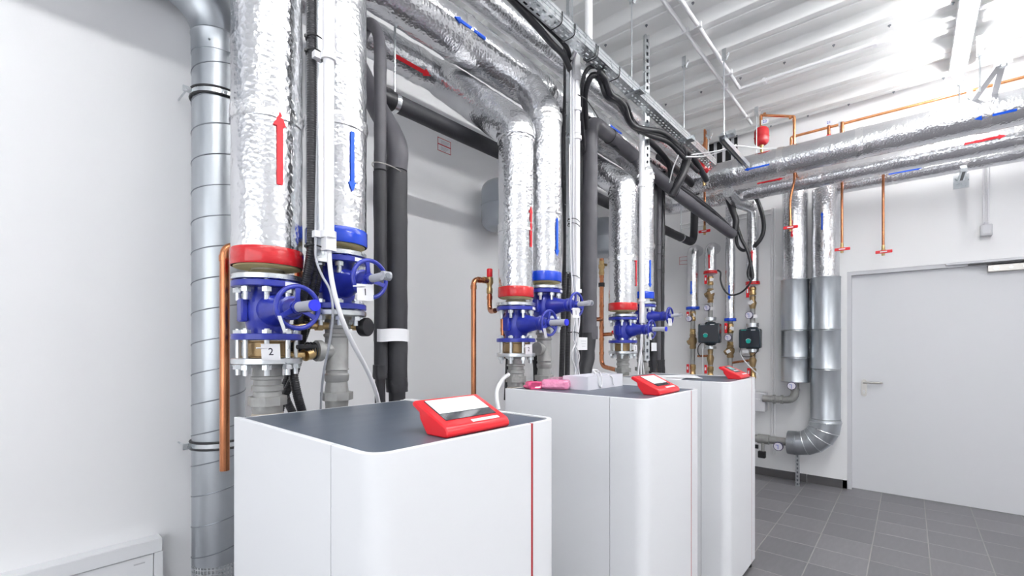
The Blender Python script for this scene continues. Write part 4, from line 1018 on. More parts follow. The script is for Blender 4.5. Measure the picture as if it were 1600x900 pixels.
def hanger(x, y, zlow, label, zt=ZC - .02, br=.10, plate=True):
    t = thing('threaded_hanger', (x, y, zlow), label, 'hanger')
    MB().cyl((x, y, zlow), (x, y, zt - br * .6), .0048, 8).build('threaded_rod', 'zinc', t)
    MB().box((x - .0015, y - .016, zt - br * .7), (x + .0015, y + .016, zt + .02)).build('bracket', 'zinc', t)
    MB().obox((x - .005, y - .028, zt - br * .55), V((1, 0, 0)), V((0, cos(.35), sin(.35))), V((0, -sin(.35), cos(.35))), .012, .0015, .028).cyl((x, y, zt - br * .7), (x, y, zt - br * .58), .013, 6).build('clip', 'zinc', t)
    if plate:
        MB().box((x - .035, y - .075, zlow - .004), (x + .035, y + .035, zlow)).box((x + .032, y - .075, zlow - .0), (x + .035, y + .035, zlow + .05)).cyl((x, y, zlow - .018), (x, y, zlow - .004), .012, 6).build('saddle', 'zinc', t)
    return t
hanger(2.75, TY - .0, TZ - .004, 'threaded rod hanger holding the cable tray, nearest one in view')
hanger(3.66, TY - .0, TZ - .004, 'threaded rod hanger holding the far end of the cable tray')
# second slotted rail with its rod
t = thing('mounting_rail', (3.8, 1.1, 3.07), 'short zinc mounting rail hanging right of the cable tray end', 'metal rail')
a = at(1128, 216, y=1.09); b = at(1162, 250, y=1.09)
ax = V((1, 0, 0)); c = V(((a.x + 4.45) / 2, 1.09, a.z)); L = (4.45 - a.x) / 2
MB().obox(c + V((0, -.02, 0)), ax, V((0, 1, 0)), V((0, 0, 1)), L, .0015, .02).obox(c + V((0, .02, 0)), ax, V((0, 1, 0)), V((0, 0, 1)), L, .0015, .02).obox(c + V((0, 0, .02)), ax, V((0, 1, 0)), V((0, 0, 1)), L, .02, .0015).build('channel', 'galv', t)
MB().obox(c + V((0, 0, -.018)), ax, V((0, 1, 0)), V((0, 0, 1)), L * .96, .007, .001).build('slot', 'steel', t)
hanger(a.x + .05, 1.09, a.z + .03, 'threaded rod hanger holding the short mounting rail')
p = at(1100, 0, y=1.30)
for (u, v0, v1, x, l) in ((1107, 215, 255, 4.45, 'small rod hanger left of the red expansion vessel, lower one'), (1182, 180, 240, 4.6, 'rod hanger just left of the red expansion vessel')):
    p = at(u, v1, x=x); pt = at(u, v0, x=x); hanger(x, p.y, p.z - .05, l, zt=min(pt.z + .06, ZC - .02), plate=False)
for (u, v, x, l) in ((1499, 118, 4.6, 'rod hanger just below the end of the lit ceiling lamp'), (1515, 140, 4.95, 'short rod hanger right of the lamp, behind the copper pipe'), (1531, 70, 4.3, 'rod hanger with long plate right of the ceiling lamp')):
    pt = at(u, v, x=x); hanger(x, pt.y, 3.08, l, zt=min(pt.z + .04, ZC - .02), br=.16, plate=False)
# big V bracket, upper right
t = thing('support_bracket', at(1568, 90, x=4.0), 'white angled support bracket with rod, at the upper right over the foil pipes', 'bracket')
a = at(1568, 92, x=4.25); yb = a.y; b1 = V((4.60, yb + .02, 3.14)); b2 = at(1562, 160, x=4.35)
MB().cyl(a + V((0, 0, -.02)), (a.x, a.y, ZC), .008, 10).build('threaded_rod', 'pvc', t)
MB().obox(a, V((1, 0, 0)), V((0, 1, 0)), V((0, 0, 1)), .002, .04, .035).cyl(a + V((0, 0, -.05)), a + V((0, 0, -.03)), .018, 6).build('plate', 'zinc', t)
for e_, nm in ((V((4.65, yb + .15, 3.10)), 'channel_arm'), (V((4.85, yb + .02, 3.06)), 'channel_arm')):
    d = (e_ - a).normalized(); s = d.cross(V((0, 1, 0))).normalized(); MB().obox((a + e_) / 2, d, s.cross(d), s, (e_ - a).length / 2, .016, .012).build(nm, 'pvc', t)
# white ceiling conduits
def cc(pts, r, label):
    t = thing('ceiling_conduit', pts[0], label, 'conduit'); MB().tube(rnd(pts, .03), r, 16).build('tube', 'pvc', t); return t
zc_ = ZC - .016
t = cc([(-.5, 1.235, zc_), (5.2, 1.235, zc_)], .0145, 'left of two straight white conduits along the ceiling')
for x in (3.35, 4.3, 5.0): MB().box((x - .012, 1.21, zc_ - .018), (x + .012, 1.26, ZC + .002)).build('clip', 'pvc', t)
p = at(1152, 140, z=zc_)
t = cc([(-.5, 1.145, zc_), (p.x, 1.145, zc_), (p.x + .02, -2.5, zc_)], .0145, 'right white ceiling conduit, turning towards the lamp')
for x in (3.35, 4.1): MB().box((x - .012, 1.12, zc_ - .018), (x + .012, 1.17, ZC + .002)).build('clip', 'pvc', t)
for y in (.95, .2): MB().box((p.x - .018, y - .012, zc_ - .018), (p.x + .038, y + .012, ZC + .002)).build('clip', 'pvc', t)
p = at(920, 60, y=1.42); t = thing('ceiling_conduit', (p.x, 1.42, 3.1), 'upright white conduit from the ceiling down to the cable tray', 'conduit')
MB().cyl((p.x, 1.42, 3.06), (p.x, 1.42, ZC + .1), .022, 20).build('tube', 'pvc', t)
# black cables around the tray
cb = [
 ([(760, -40, 1.42), (800, 0, 1.42), (838, 40, 1.42), (862, 68, 1.43), (880, 86, 1.45), (890, 108, 1.5)], .017, 'black cable sagging from the tray left of the middle strut'),
 ([(780, -40, 1.40), (815, 0, 1.40), (850, 36, 1.41), (876, 62, 1.42), (889, 84, 1.46), (893, 120, 1.55)], .014, 'second black cable sagging from the tray left of the middle strut'),
 ([(914, 240, 1.64), (908, 170, 1.55), (910, 130, 1.46), (918, 108, 1.42), (932, 104, 1.40), (942, 114, 1.38), (952, 138, 1.37), (962, 152, 1.37), (978, 160, 1.37), (986, 180, 1.38), (992, 196, 1.40), (1010, 206, 1.40), (1040, 214, 1.38), (1062, 232, 1.36), (1076, 250, 1.36)], .013, 'corrugated black hose arching high under the tray'),
 ([(916, 200, 1.60), (914, 150, 1.50), (922, 122, 1.43), (932, 118, 1.41), (940, 130, 1.40), (948, 150, 1.39), (966, 160, 1.38), (976, 176, 1.39), (988, 196, 1.41), (1012, 210, 1.41), (1044, 222, 1.39), (1066, 244, 1.37), (1090, 268, 1.36)], .018, 'thick black cable hanging in waves under the tray'),
 ([(936, 112, 1.36), (946, 124, 1.36), (954, 146, 1.36), (966, 154, 1.36), (976, 166, 1.37), (984, 190, 1.38), (1000, 200, 1.38), (1034, 206, 1.37), (1058, 224, 1.36), (1070, 236, 1.35), (1066, 262, 1.40), (1054, 290, 1.45)], .017, 'black cable dropping to the foam run below the tray end'),
 ([(988, 190, 1.5), (1008, 214, 1.5), (1030, 236, 1.5), (1046, 260, 1.5), (1050, 300, 1.5)], .022, 'thick black pipe passing behind the tray end'),
 ([(1075, 246, 1.36), (1068, 270, 1.38), (1058, 290, 1.42), (1050, 305, 1.46)], .030, 'short thick black bundle slanting from the tray hanger to the foam run'),
 ([(1060, 226, 1.36), (1082, 246, 1.36), (1096, 268, 1.35), (1104, 282, 1.34)], .024, 'black bundle leaving the end of the tray'),
 ([(1030, 244, 1.6), (1052, 262, 1.6), (1078, 284, 1.6), (1090, 300, 1.6)], .034, 'thick black pipe in the shade below the tray end')]
for pts, r, l in cb:
    tube_thing('cable', pz(pts), r, 'cable', l, 'cable', 12, ribs=.012 if 'corrugated' in l else 0)
tube_thing('cable', pz([(903, 148, 1.4), (915, 155, 1.4), (925, 168, 1.4), (935, 184, 1.45)]), .003, 'black', 'thin black wire below the middle conduit clips', 'cable')
for (u, v, l) in ((876, 48, 'tie on the tray left of the loop of white cable'), (896, 62, 'tie on the tray at the white cable loop'), (929, 100, 'tie on the tray above the arched hose'), (932, 104, 'second tie on the tray above the arched hose'), (966, 158, 'tie round the black cables below the tray hanger')):
    p = at(u, v, y=TY - .03); p = V((p.x, TY, TZ + .025)); q = MB().tube([p + V((.006 * sin(a), .041 * math.copysign(abs(cos(a)) ** .5, cos(a)), .040 * math.copysign(abs(sin(a)) ** .5, sin(a)))) for a in [2 * pi * k / 20 for k in range(21)]], .0028, 6)
    tag(q.build('cable_tie', 'black'), l, 'cable tie', 'black cable ties')
# white wires from the tray end
tube_thing('cable', [at(1080, 242, y=1.33), at(1120, 236, y=1.2), at(1152, 228, y=1.08), at(1190, 232, x=4.5), at(1238, 232, x=4.55)], .0055, 'cablew', 'white cable stretched from the tray end to the copper loop', 'cable')
tube_thing('cable', [at(1072, 245, y=1.34), at(1100, 244, y=1.25), at(1134, 234, y=1.12), at(1150, 226, y=1.08)], .0055, 'cablew', 'shorter white cable crossing under the stretched one', 'cable')
tube_thing('cable', [at(1060, 242, y=1.33), at(1052, 262, y=1.38), at(1046, 285, y=1.45)], .005, 'cablew', 'white cable slanting beside the thick black bundle', 'cable')

# ================================================================== EXPANSION TANKS
def tank(c, R, h, label, name='expansion_tank', m='tank'):
    t = thing(name, c, label, 'tank'); pr = []
    for k in range(9): a = pi / 2 * k / 8; pr.append((h / 2 - .07 + .07 * sin(a), R - .07 + .07 * cos(a)))
    pr.append((h / 2 + .004, R * .3)); pr = [(-p, q) for p, q in reversed(pr)] + pr
    MB().lathe(c, (0, 0, 1), pr, 48).build('shell', m, t)
    MB().lathe(c, (0, 0, 1), [(-.006, R), (-.004, R + .003), (.004, R + .003), (.006, R)], 48, True).build('weld_seam', m, t)
    MB().box((c[0] - .02, c[1], c[2] - .05), (c[0] + .02, YL, c[2] + .05)).build('wall_bracket', 'zinc', t)
    return t
ct = at(786, 320, y=2.20); tank((ct.x, 2.20, 2.41), .155, .345, 'grey expansion tank half hidden behind the middle red-arrow foil pipe')
ct = at(945, 375, y=2.16); tank((ct.x, 2.16, 2.42), .16, .345, 'grey expansion tank above the copper pipe, behind the farthest foil pipe')
def small_tank(u, v, x, label, r=.062, h=.16):
    c = at(u, v, x=x); t = thing('expansion_vessel', c, label, 'vessel'); pr = []
    for k in range(7): a = pi / 2 * k / 6; pr.append((h / 2 - .04 + .045 * sin(a), .008 + (r - .008) * cos(a) ** .7 if k < 6 else .006))
    pr = [(-p, q) for p, q in reversed(pr)] + pr
    MB().lathe(c, (0, 0, 1), pr, 36).build('shell', 'redtank', t)
    MB().torus(c + V((0, 0, -.008)), (0, 0, 1), r, .003, 36, 6).build('seam', 'redtank', t)
    MB().lathe(c + V((0, 0, -h / 2)), (0, 0, 1), [(0, .018), (-.015, .018), (-.018, .013), (-.11, .013)], 12).build('brass_stem', 'brass', t)
    return t, c
XA = 4.72
t, c = small_tank(1190, 213, XA, 'small red expansion vessel under the copper loop, above the largest foil pipe')
t, c2_ = small_tank(1100, 259, 4.50, 'second small red vessel, half hidden behind the tray end')
t = thing('copper_pipe', at(1190, 190, x=XA), 'square copper loop over the small red vessel, tagged 22', 'pipe')
pp = [at(1189, 200, x=XA), at(1189, 180, x=XA), at(1241, 182, x=XA), at(1241, 235, x=XA + .02)]
MB().tube(rnd([pp[0], pp[1], pp[2], V((pp[2].x, pp[2].y, 2.95))], .012, 5), .0115, 14).build('tube', 'copperb', t)
for p_, a_ in ((pp[1] + V((0, -.03, 0)), (0, 1, 0)), (pp[2] + V((0, .03, 0)), (0, 1, 0)), (pp[1] - V((0, 0, .03)), (0, 0, 1)), (pp[2] - V((0, 0, .03)), (0, 0, 1))): ring(t, p_, a_, .0115, m='copperb')
c = at(1195, 190, x=XA - .03); tg = MB().obox(c, V((0, -1, 0)), V((0, 0, 1)), V((1, 0, 0)), .030, .022, .0005).build('number_tag', 'paper', t, flat=True)
text('22', .034, c + V((-.0008, 0, 0)), (0, -1, 0), (0, 0, 1), 'blueink', tg)
# droppers with red taps
def dropper(u, vt, vb, x, label, top_z=None, bend=0):
    p = at(u, vb, x=x); zt_ = at(u, vt, x=x).z if top_z is None else top_z
    t = thing('copper_dropper', p, label, 'pipe', 'copper droppers with red taps')
    pts = [V((x, p.y, p.z + .05)), V((x, p.y, p.z + .25)), V((x - .0, p.y - bend, zt_ - .1 if bend else zt_)), V((x, p.y - bend, zt_))]
    pts.append(pts[-1] + V((.17 if x < 5 else .16, 0, -.03)))
    MB().tube(smooth(pts[:4], 4) + pts[4:] if bend else [pts[0], pts[-2], pts[-1]], .0105, 14).build('tube', 'copper', t)
    MB().lathe(p + V((0, 0, -.03)), (0, 0, 1), [(0, .012), (.018, .012), (.02, .018), (.05, .018), (.052, .013), (.075, .013), (.09, .0115)], 14).build('tap_body', 'brass', t)
    c = p + V((-.02, -.005, 0))
    h = MB().box(c + V((-.008, -.058, -.013)), c + V((.004, .058, .013)), .003).build('tap_handle', 'redpl', t)
    MB().box(c + V((-.0092, -.022, -.005)), c + V((-.0078, .026, .005))).build('printed_mark', 'paper', h)
    return t
dropper(1101, 215, 362, 4.80, 'copper dropper with red tap, leftmost, in front of the black pipe bend', 3.60)
dropper(1235, 275, 356, 4.80, 'copper dropper with red tap in front of the left wall riser', 3.0, .03)
dropper(1315.5, 285, 390, 5.18, 'copper dropper with red tap just left of the door corner', 3.0)
dropper(1380, 292, 394, 5.18, 'copper dropper with red tap above the door, rightmost', 3.0)
t = thing('copper_pipe', at(1100, 240, x=4.8), 'copper hairpin above the tray end', 'pipe')
MB().tube(rnd([at(1096, 262, x=4.85), at(1097, 232, x=4.85), at(1104, 214, x=4.8), at(1103, 262, x=4.8)], .02), .011, 12).build('tube', 'copperb', t)
# copper line along the end wall
XC = 5.30
t = thing('copper_pipe', at(1400, 172, x=XC), 'bright copper pipe running high along the end wall under the ceiling', 'pipe')
zc1 = at(1400, 172, x=XC).z
y0_ = at(1236, 212, x=XC).y
MB().tube(rnd([V((XC, y0_, zc1 - .16)), V((XC, y0_, zc1)), V((XC, YE, zc1))], .02), .0125, 14).build('tube', 'copperb', t)
ring(t, V((XC, y0_ - .04, zc1)), (0, 1, 0), .0125, m='copperb')
for u in (1295, 1316):
    p = at(u, 205, x=XC - .02); MB().cyl((XC - .02, p.y, zc1 - .10), (XC - .02, p.y, zc1 + .01), .014, 12).build('vent_valve', 'copper', t)
    MB().cyl((XC - .02, p.y, zc1 - .13), (XC - .02, p.y, zc1 - .08), .019, 12).build('vent_cap', 'redpl' if u == 1295 else 'copper', t)
p = at(1312, 200, x=XC - .04); MB().box((XC - .02, p.y - .012, zc1 - .02), (XC + .0, p.y + .012, zc1 + .02)).cyl((XC - .012, p.y, zc1 - .3), (XC - .012, p.y, zc1), .005, 8).build('pipe_clip', 'zinc', t)
c = at(1295, 199, x=XC - .04); c.z = zc1 + .03; tg = MB().obox(c, V((0, -1, 0)), V((0, 0, 1)), V((1, 0, 0)), .032, .020, .0005).build('number_tag', 'paper', t, flat=True)
text('21', .034, c + V((-.0008, 0, 0)), (0, -1, 0), (0, 0, 1), 'blueink', tg)

# ================================================================== PUMP RISERS ON THE END WALL
XR = 5.40
def rz(v, x=XR): return lambda u: at(u, v, x=x)
def redtap(par, p, L=.10, w_=.030, m='redpl'):
    h = MB().box(p + V((-.012, -w_ / 2, -L)), p + V((-.002, w_ / 2, 0)), .004).build('lever', m, par)
    MB().box(p + V((-.0132, -w_ * .22, -L * .62)), p + V((-.0118, w_ * .22, -L * .28))).build('printed_mark', 'paper', h); return h
def gauge(p, r, label, face=(-1, 0, 0)):
    t = thing('dial_gauge', p, label, 'gauge'); f = V(face).normalized()
    MB().lathe(p, f, [(-.02, r * .8), (-.018, r), (.006, r), (.008, r * .96)], 32).build('case', 'purple', t)
    MB().cyl(p + f * .008, p + f * .0095, r * .84, 32).build('dial', 'dial', t)
    s = f.cross(V((0, 0, 1))).normalized()
    MB().obox(p + f * .0102 + V((0, 0, -r * .12)), s, V((0, 0, 1)), f, r * .05, r * .5, .0005).obox(p + f * .0102 + s * r * .28 + V((0, 0, r * .3)), s, V((0, 0, 1)), f, r * .22, r * .06, .0005).build('needle', 'blueink', t)
    MB().cyl(p - f * .02, p - f * .045, .008, 8).build('stem', 'brass', t); return t
def wallrise(u, vtop, vfoil, rfoil, col, label, arr, open_top=False, rb=.028):
    p = at(u, vfoil, x=XR); Y = p.y; z0 = p.z; zt_ = at(u, vtop, x=XR).z
    t = thing('foil_pipe', (XR, Y, z0), label, 'insulated pipe', 'foil risers to the pumps')
    pts = [V((XR, Y, z0)), V((XR, Y, zt_))]
    if not open_top: pts = rnd(pts[:1] + [V((XR, Y, zt_ - .01)), V((XE + .03, Y, zt_ - .01))], .10, 8)
    MB().tube(pts, rfoil, 32, True, .03, .002, 16).build('jacket', 'foil', t, ang=60)
    band(t, (XR, Y, z0 + .016), (0, 0, 1), rfoil + .008, .034, col)
    if arr: arrow(t, (XR, Y, 0), (0, 0, arr[3]), rfoil, arr[0], arr[1], arr[2], .014, 'bluearrow' if col == 'bluetape' else 'redarrow')
    return t, Y
def column(Y, ztop, zbot, items, label):
    t = thing('pipe_column', (XR, Y, zbot), label, 'pipe', 'pipe columns below the foil risers')
    MB().cyl((XR, Y, zbot), (XR, Y, ztop), .0255, 20).build('grey_pipe', 'fitting', t)
    for (kind, va, vb) in items:
        za, zb_ = ZV(va), ZV(vb); h = za - zb_
        if kind == 'ball': MB().lathe((XR, Y, zb_), (0, 0, 1), [(0, .026), (.01, .034), (h * .3, .034), (h * .35, .030), (h * .6, .030), (h * .65, .035), (h - .01, .035), (h, .026)], 8).build('ball_valve_body', 'brass', t)
        if kind == 'check': MB().lathe((XR, Y, zb_), (0, 0, 1), [(0, .030), (.012, .036), (h * .25, .032), (h * .45, .044), (h * .7, .044), (h * .8, .032), (h - .01, .036), (h, .030)], 14).lathe((XR - .01, Y + .02, zb_ + h * .5), (-.5, .8, -.5), [(0, .032), (.035, .030), (.04, .022)], 6).build('check_valve_body', 'bronze', t)
        if kind == 'flange': MB().lathe((XR, Y, zb_), (0, 0, 1), [(0, .062), (h, .062)], 24).build('pipe_flange', 'zinc', t)
        if kind == 'unions': MB().lathe((XR, Y, zb_), (0, 0, 1), [(0, .028), (h * .2, .033), (h * .4, .028), (h * .6, .033), (h * .8, .028), (h, .033)], 16).build('threaded_joint', 'brass', t)
        if kind == 'unionr': MB().lathe((XR, Y, zb_), (0, 0, 1), [(0, .024), (h * .2, .030), (h * .5, .040), (h * .7, .026), (h, .032)], 10).build('mixing_valve_body', 'bronze', t)
    return t
dref = 5.10
UA, UB, UC, UD = 1082.5, 1110, 1141, 1176
def col_z(u):
    k = XR / (fx + fy * ((u - 800) / CAMF)); return lambda v: CH + (539.6 - v) * k / CAMF
# A
ZV = col_z(UA); tA, YA = wallrise(UA, 388, 484, .064, 'bluetape', 'foil pipe with blue arrow, leftmost of four on the end wall', (1080, 450, .16, -1))
tc_ = column(YA, ZV(484), .95, [('ball', 486, 502), ('check', 522, 545), ('unions', 514, 523), ('ball', 569, 590)], 'grey and brass pipe column under the first foil pipe on the end wall')
redtap(tc_, V((XR - .03, YA + .045, ZV(487)))); redtap(tc_, V((XR - .03, YA + .045, ZV(569))))
p = at(1076.5, 498, x=XR - .05); gauge(p, .036, 'round dial gauge on the first pipe column of the end wall')
c = at(1084.5, 492, x=XR - .05); MB().obox(c, V((0, -1, 0)), V((0, .2, 1)).normalized(), V((1, 0, 0)), .010, .020, .0004).build('tag', 'paper', tc_, flat=True)
# B
ZV = col_z(UB); tB, YB_ = wallrise(UB, 384, 428, .062, 'redtape', 'short foil pipe with red up arrow above the left pump', (1108, 408, .16, 1))
tc_ = column(YB_, ZV(430), .95, [('ball', 432, 446), ('check', 451, 468), ('unions', 468, 473), ('flange', 496, 501), ('flange', 541, 545), ('unionr', 546, 572), ('ball', 572, 592)], 'grey and brass pipe column carrying the left pump')
redtap(tc_, V((XR - .03, YB_ + .040, ZV(430)))); redtap(tc_, V((XR - .03, YB_ + .04, ZV(570))))
gauge(at(1104.5, 481, x=XR - .05), .036, 'round dial gauge above the left pump')
for (u, v, r_) in ((1113, 456, .4), (1113, 482, 0), (1112, 437, 0)):
    c = at(u, v, x=XR - .055); MB().obox(c, V((0, -1, r_)).normalized(), V((0, r_, 1)).normalized(), V((1, 0, 0)), .022, .017, .0004).build('tag', 'paper', tc_, flat=True)
# C
ZV = col_z(UC); tC, YC_ = wallrise(UC, 290, 502, .050, 'bluetape', 'tall slim foil pipe with blue down arrow between the two pumps', (1139.5, 457, .16, -1), True)
tc_ = column(YC_, ZV(502), .95, [('ball', 505, 521), ('unions', 534, 540), ('check', 539, 559)], 'grey and brass pipe column between the two pumps')
redtap(tc_, V((XR - .03, YC_ + .035, ZV(505))), .11)
gauge(at(1137.5, 527.5, x=XR - .05), .039, 'round dial gauge between the two pumps')
for (u, v, r_) in ((1138, 549, .6), (1144, 513, -.5)):
    c = at(u, v, x=XR - .06); MB().obox(c, V((0, -1, r_)).normalized(), V((0, r_, 1)).normalized(), V((1, 0, 0)), .022, .018, .0004).build('tag', 'paper', tc_, flat=True)
# D
ZV = col_z(UD); tD, YD_ = wallrise(UD, 316, 445, .058, 'redtape', 'tall foil pipe with red up arrow above the right pump, bent at the top', (1175, 402, .16, 1), True)
MB().tube([(XR, YD_, ZV(326)), at(1150, 316, x=4.9), at(1138, 300, x=4.6)], .050, 28, True, .03, .003, 16).build('slanting_jacket', 'foil', tD, ang=60)
c = at(1160, 322, x=4.98) 
tc_ = column(YD_, ZV(447), .95, [('ball', 448, 462), ('unionr', 463, 484), ('flange', 505, 511), ('flange', 545, 550), ('unionr', 551, 575), ('ball', 575, 592)], 'grey and brass pipe column carrying the right pump')
redtap(tc_, V((XR - .03, YD_ + .040, ZV(446))), .13); redtap(tc_, V((XR - .03, YD_ + .03, ZV(575))))
gauge(at(1170.5, 492.5, x=XR - .05), .040, 'round dial gauge above the right pump')
for (u, v, r_) in ((1173, 472.5, .7), (1181, 494, 0)):
    c = at(u, v, x=XR - .06); MB().obox(c, V((0, -1, r_)).normalized(), V((0, r_, 1)).normalized(), V((1, 0, 0)), .024, .019, .0004).build('tag', 'paper', tc_, flat=True)
def pump(u0, u1, v0, v1, Y, label, uc, vc):
    xf = XR - .17; a = at(u0, v0, x=xf); b = at(u1, v1, x=xf); t = thing('circulation_pump', (XR, Y, (a.z + b.z) / 2), label, 'pump')
    zc_ = (a.z + b.z) / 2; ym = (a.y + b.y) / 2; hw = (a.y - b.y) / 2; hh = (a.z - b.z) / 2
    MB().lathe((XR, Y, zc_ - hh * 1.22), (0, 0, 1), [(0, .05), (hh * .3, .075), (hh * 1.2, .085), (hh * 2.1, .075), (hh * 2.44, .05)], 28).build('volute', 'pump', t)
    MB().lathe((XR - .02, Y, zc_), (-1, 0, 0), [(0, hh * .96), (.03, hh * 1.02), (.09, hh * .98), (.12, hh * .85)], 32).build('motor', 'black', t)
    q = MB().box((xf, ym - hw, zc_ - hh), (xf + .085, ym + hw, zc_ + hh), .010).build('electronics_housing', 'pump', t)
    MB().box((xf - .0015, ym - hw * .92, zc_ - hh * .82), (xf + .002, ym + hw * .74, zc_ + hh * .80)).build('glossy_panel', 'screen', q)
    c = at(uc, vc, x=xf - .003)
    MB().cyl(c + V((.001, 0, 0)), c + V((-.010, 0, 0)), .022, 28).build('round_button', 'teal', q)
    pts = [c + V((-.002, .026 * cos(g), .026 * sin(g))) for g in [pi * (.12 + .76 * k / 10) for k in range(11)]]; MB().tube(pts, .002, 6).build('button_arc', 'paper', q)
    MB().box((xf - .001, ym + hw * .30, zc_ + hh * .86), (xf + .002, ym + hw * .75, zc_ + hh * .93)).build('name_strip', 'teal' if u0 > 1140 else 'papergrey', q)
    MB().box((xf - .001, ym - hw * .55, zc_ + hh * .86), (xf + .002, ym - hw * .15, zc_ + hh * .93)).build('name_strip', 'paper', q)
    return t
pump(1090, 1124, 506, 536, YB_, 'dark square circulation pump with teal button, left of the two', 1102.3, 524.3)
pump(1154, 1188, 514.5, 544, YD_, 'dark square circulation pump with teal button, right of the two', 1169.3, 533.2)
for (u0, v0, u1, v1, l) in ((1094, 567.5 - 11, 1108, 556, 'thin copper link between the first two pipe columns'), (1146, 567, 1168, 563, 'thin copper link between the last two pipe columns')):
    t = thing('copper_link', at(u0, v0, x=XR), l, 'pipe'); MB().cyl(at(u0 - 4, v0, x=XR), at(u1 + 3, v1, x=XR), .0125, 12).build('tube', 'copper', t)
tube_thing('cable', [at(*p_, x=XR - .08) for p_ in ((1096, 535), (1091, 542), (1091, 552), (1096, 558))], .005, 'cable', 'thin black cable hanging below the left pump', 'cable')
tube_thing('cable', [at(*p_, x=XR - .10) for p_ in ((1097.5, 545), (1098, 560), (1097.5, 592))], .005, 'cablew', 'thin white cable hanging below the left pump', 'cable')
t = tag(MB().box(at(1095.5, 545, x=XR - .10), at(1100, 541, x=XR - .09) + V((0, 0, .03))).build('cable_plug', 'paper'), 'white cable plug below the left pump', 'plug')
tube_thing('cable', [at(*p_, x=XR - .10) for p_ in ((1160, 543), (1157, 552), (1162, 562), (1170, 571), (1177, 578), (1183, 584), (1184, 592))], .0065, 'cablew', 'white cable curving down below the right pump', 'cable')
tube_thing('cable', [at(*p_, x=XR - .09) for p_ in ((1158, 541), (1156, 550), (1162, 557), (1176, 556), (1184, 548), (1186, 542))], .004, 'cable', 'black cable curling below the right pump', 'cable')
t = tag(MB().obox(at(1164.5, 549, x=XR - .11), V((0, -1, .1)).normalized(), V((0, .1, 1)).normalized(), V((1, 0, 0)), .030, .021, .006).build('cable_plug', 'paper'), 'tilted white plug with dark letters below the right pump', 'plug')
# black cables near the pumps
tube_thing('cable', [at(*p_, x=5.0) for p_ in ((1146, 318), (1150, 345), (1158, 372), (1168, 392), (1173, 412), (1176, 432), (1172, 436), (1169, 426), (1174, 408))], .016, 'cable', 'black cable snaking down to the right red-banded pipe', 'cable', 12)
tube_thing('cable', [at(*p_, x=5.12) for p_ in ((1121, 422), (1126, 426), (1126, 438), (1131, 452), (1141, 461), (1156, 458), (1168, 448), (1174, 436), (1172, 424))], .009, 'cable', 'thin black cable hanging in a loop before the foil pipes of the pumps', 'cable')
tube_thing('cable', [at(*p_, x=5.05) for p_ in ((1143, 315), (1149, 335), (1150, 362), (1152, 382), (1160, 391), (1170, 389))], .016, 'cable', 'black cable bending behind the right foil pipe', 'cable', 12)
tube_thing('cable', [at(*p_, x=5.30) for p_ in ((1172, 296), (1184, 315), (1192, 340), (1193, 360), (1188, 374), (1178, 386))], .021, 'cable', 'thick black cable arching right of the tall foil pipe', 'cable', 12)
tube_thing('cable', [at(*p_, x=4.9) for p_ in ((1138, 312), (1145, 330), (1150, 345), (1148, 362))], .030, 'cable', 'stub of black hose at the end of the foam run', 'cable', 12)

# ================================================================== END WALL DETAILS
t = thing('heat_meter', at(1188, 628, x=5.42), 'pale grey box shaped heat meter low on the end wall beside the farthest boiler', 'meter')
a = at(1180, 613, x=5.38); b = at(1196, 644, x=5.38)
MB().box((5.36, b.y, b.z), (5.50, a.y + .1, a.z), .008).build('housing', 'frame', t)
zm = at(1190, 626, x=5.38).z; MB().box((5.50, b.y + .02, zm - .02), (XE, b.y + .06, zm + .02)).build('wall_bracket', 'zinc', t)
q = MB()
for k in range(4): q.box((5.3585, b.y + .03 + .016 * k, zm + .012), (5.36, b.y + .04 + .016 * k, zm + .022))
q.build('marks', 'paper', t)
# pipe leaving the cladding of the left riser
z1_ = at(1215, 624, x=X3).z
t = thing('pipe_elbow', (X3, P1Y, z1_), 'grey pipe elbow below the left clad riser, leading to the heat meter', 'pipe fitting')
MB().tube(rnd([(X3, P1Y, zb1 + .05), (X3, P1Y, z1_), (X3, b.y + .02, z1_)], .09, 8), .036, 24).build('pipe', 'fitting', t)
MB().lathe((X3, P1Y, zb1 - .09), (0, 0, 1), [(0, .038), (.004, .042), (.02, .042), (.024, .038)], 20).build('socket', 'fitting', t)
for dy in (.10, .17): MB().lathe((X3, P1Y + dy, z1_), (0, 1, 0), [(0, .036), (.004, .046), (.028, .046), (.032, .036)], 8).build('union_nut', 'fitting', t)
MB().box((X3, P1Y + .13, z1_ - .01), (XE, P1Y + .15, z1_ + .01)).build('wall_clip', 'zinc', t)
gauge(at(1237, 603, x=X3 - .13), .040, 'round dial gauge under the left clad riser')
z2_ = ze
t = thing('pipe_run', (X3, 1.1, z2_), 'grey pipe leaving the clad elbow low on the end wall', 'pipe')
MB().cyl((X3, yend - .02, z2_), (X3, 1.45, z2_), .040, 24).build('pipe', 'fitting', t)
MB().lathe((X3, 1.10, z2_), (0, 1, 0), [(0, .040), (.004, .050), (.11, .050), (.114, .040)], 24).build('socket', 'fitting', t)
MB().cyl((X3 - .02, 1.16, z2_ - .12), (X3 - .02, 1.16, z2_), .016, 16).build('drain_stub', 'fitting', t)
MB().box((X3, 1.3, z2_ - .01), (XE, 1.32, z2_ + .01)).build('wall_clip', 'zinc', t)
MB().box((X3 - .06, 1.13, z2_ - .19), (X3 - .01, 1.20, z2_ - .12), .006).box((X3 - .045, 1.20, z2_ - .10), (X3 - .02, 1.34, z2_ - .06)).build('drain_tap', 'black', t)
gauge(at(1216, 697.5, x=X3 - .07), .045, 'round dial gauge on the low pipe beside the clad elbow')
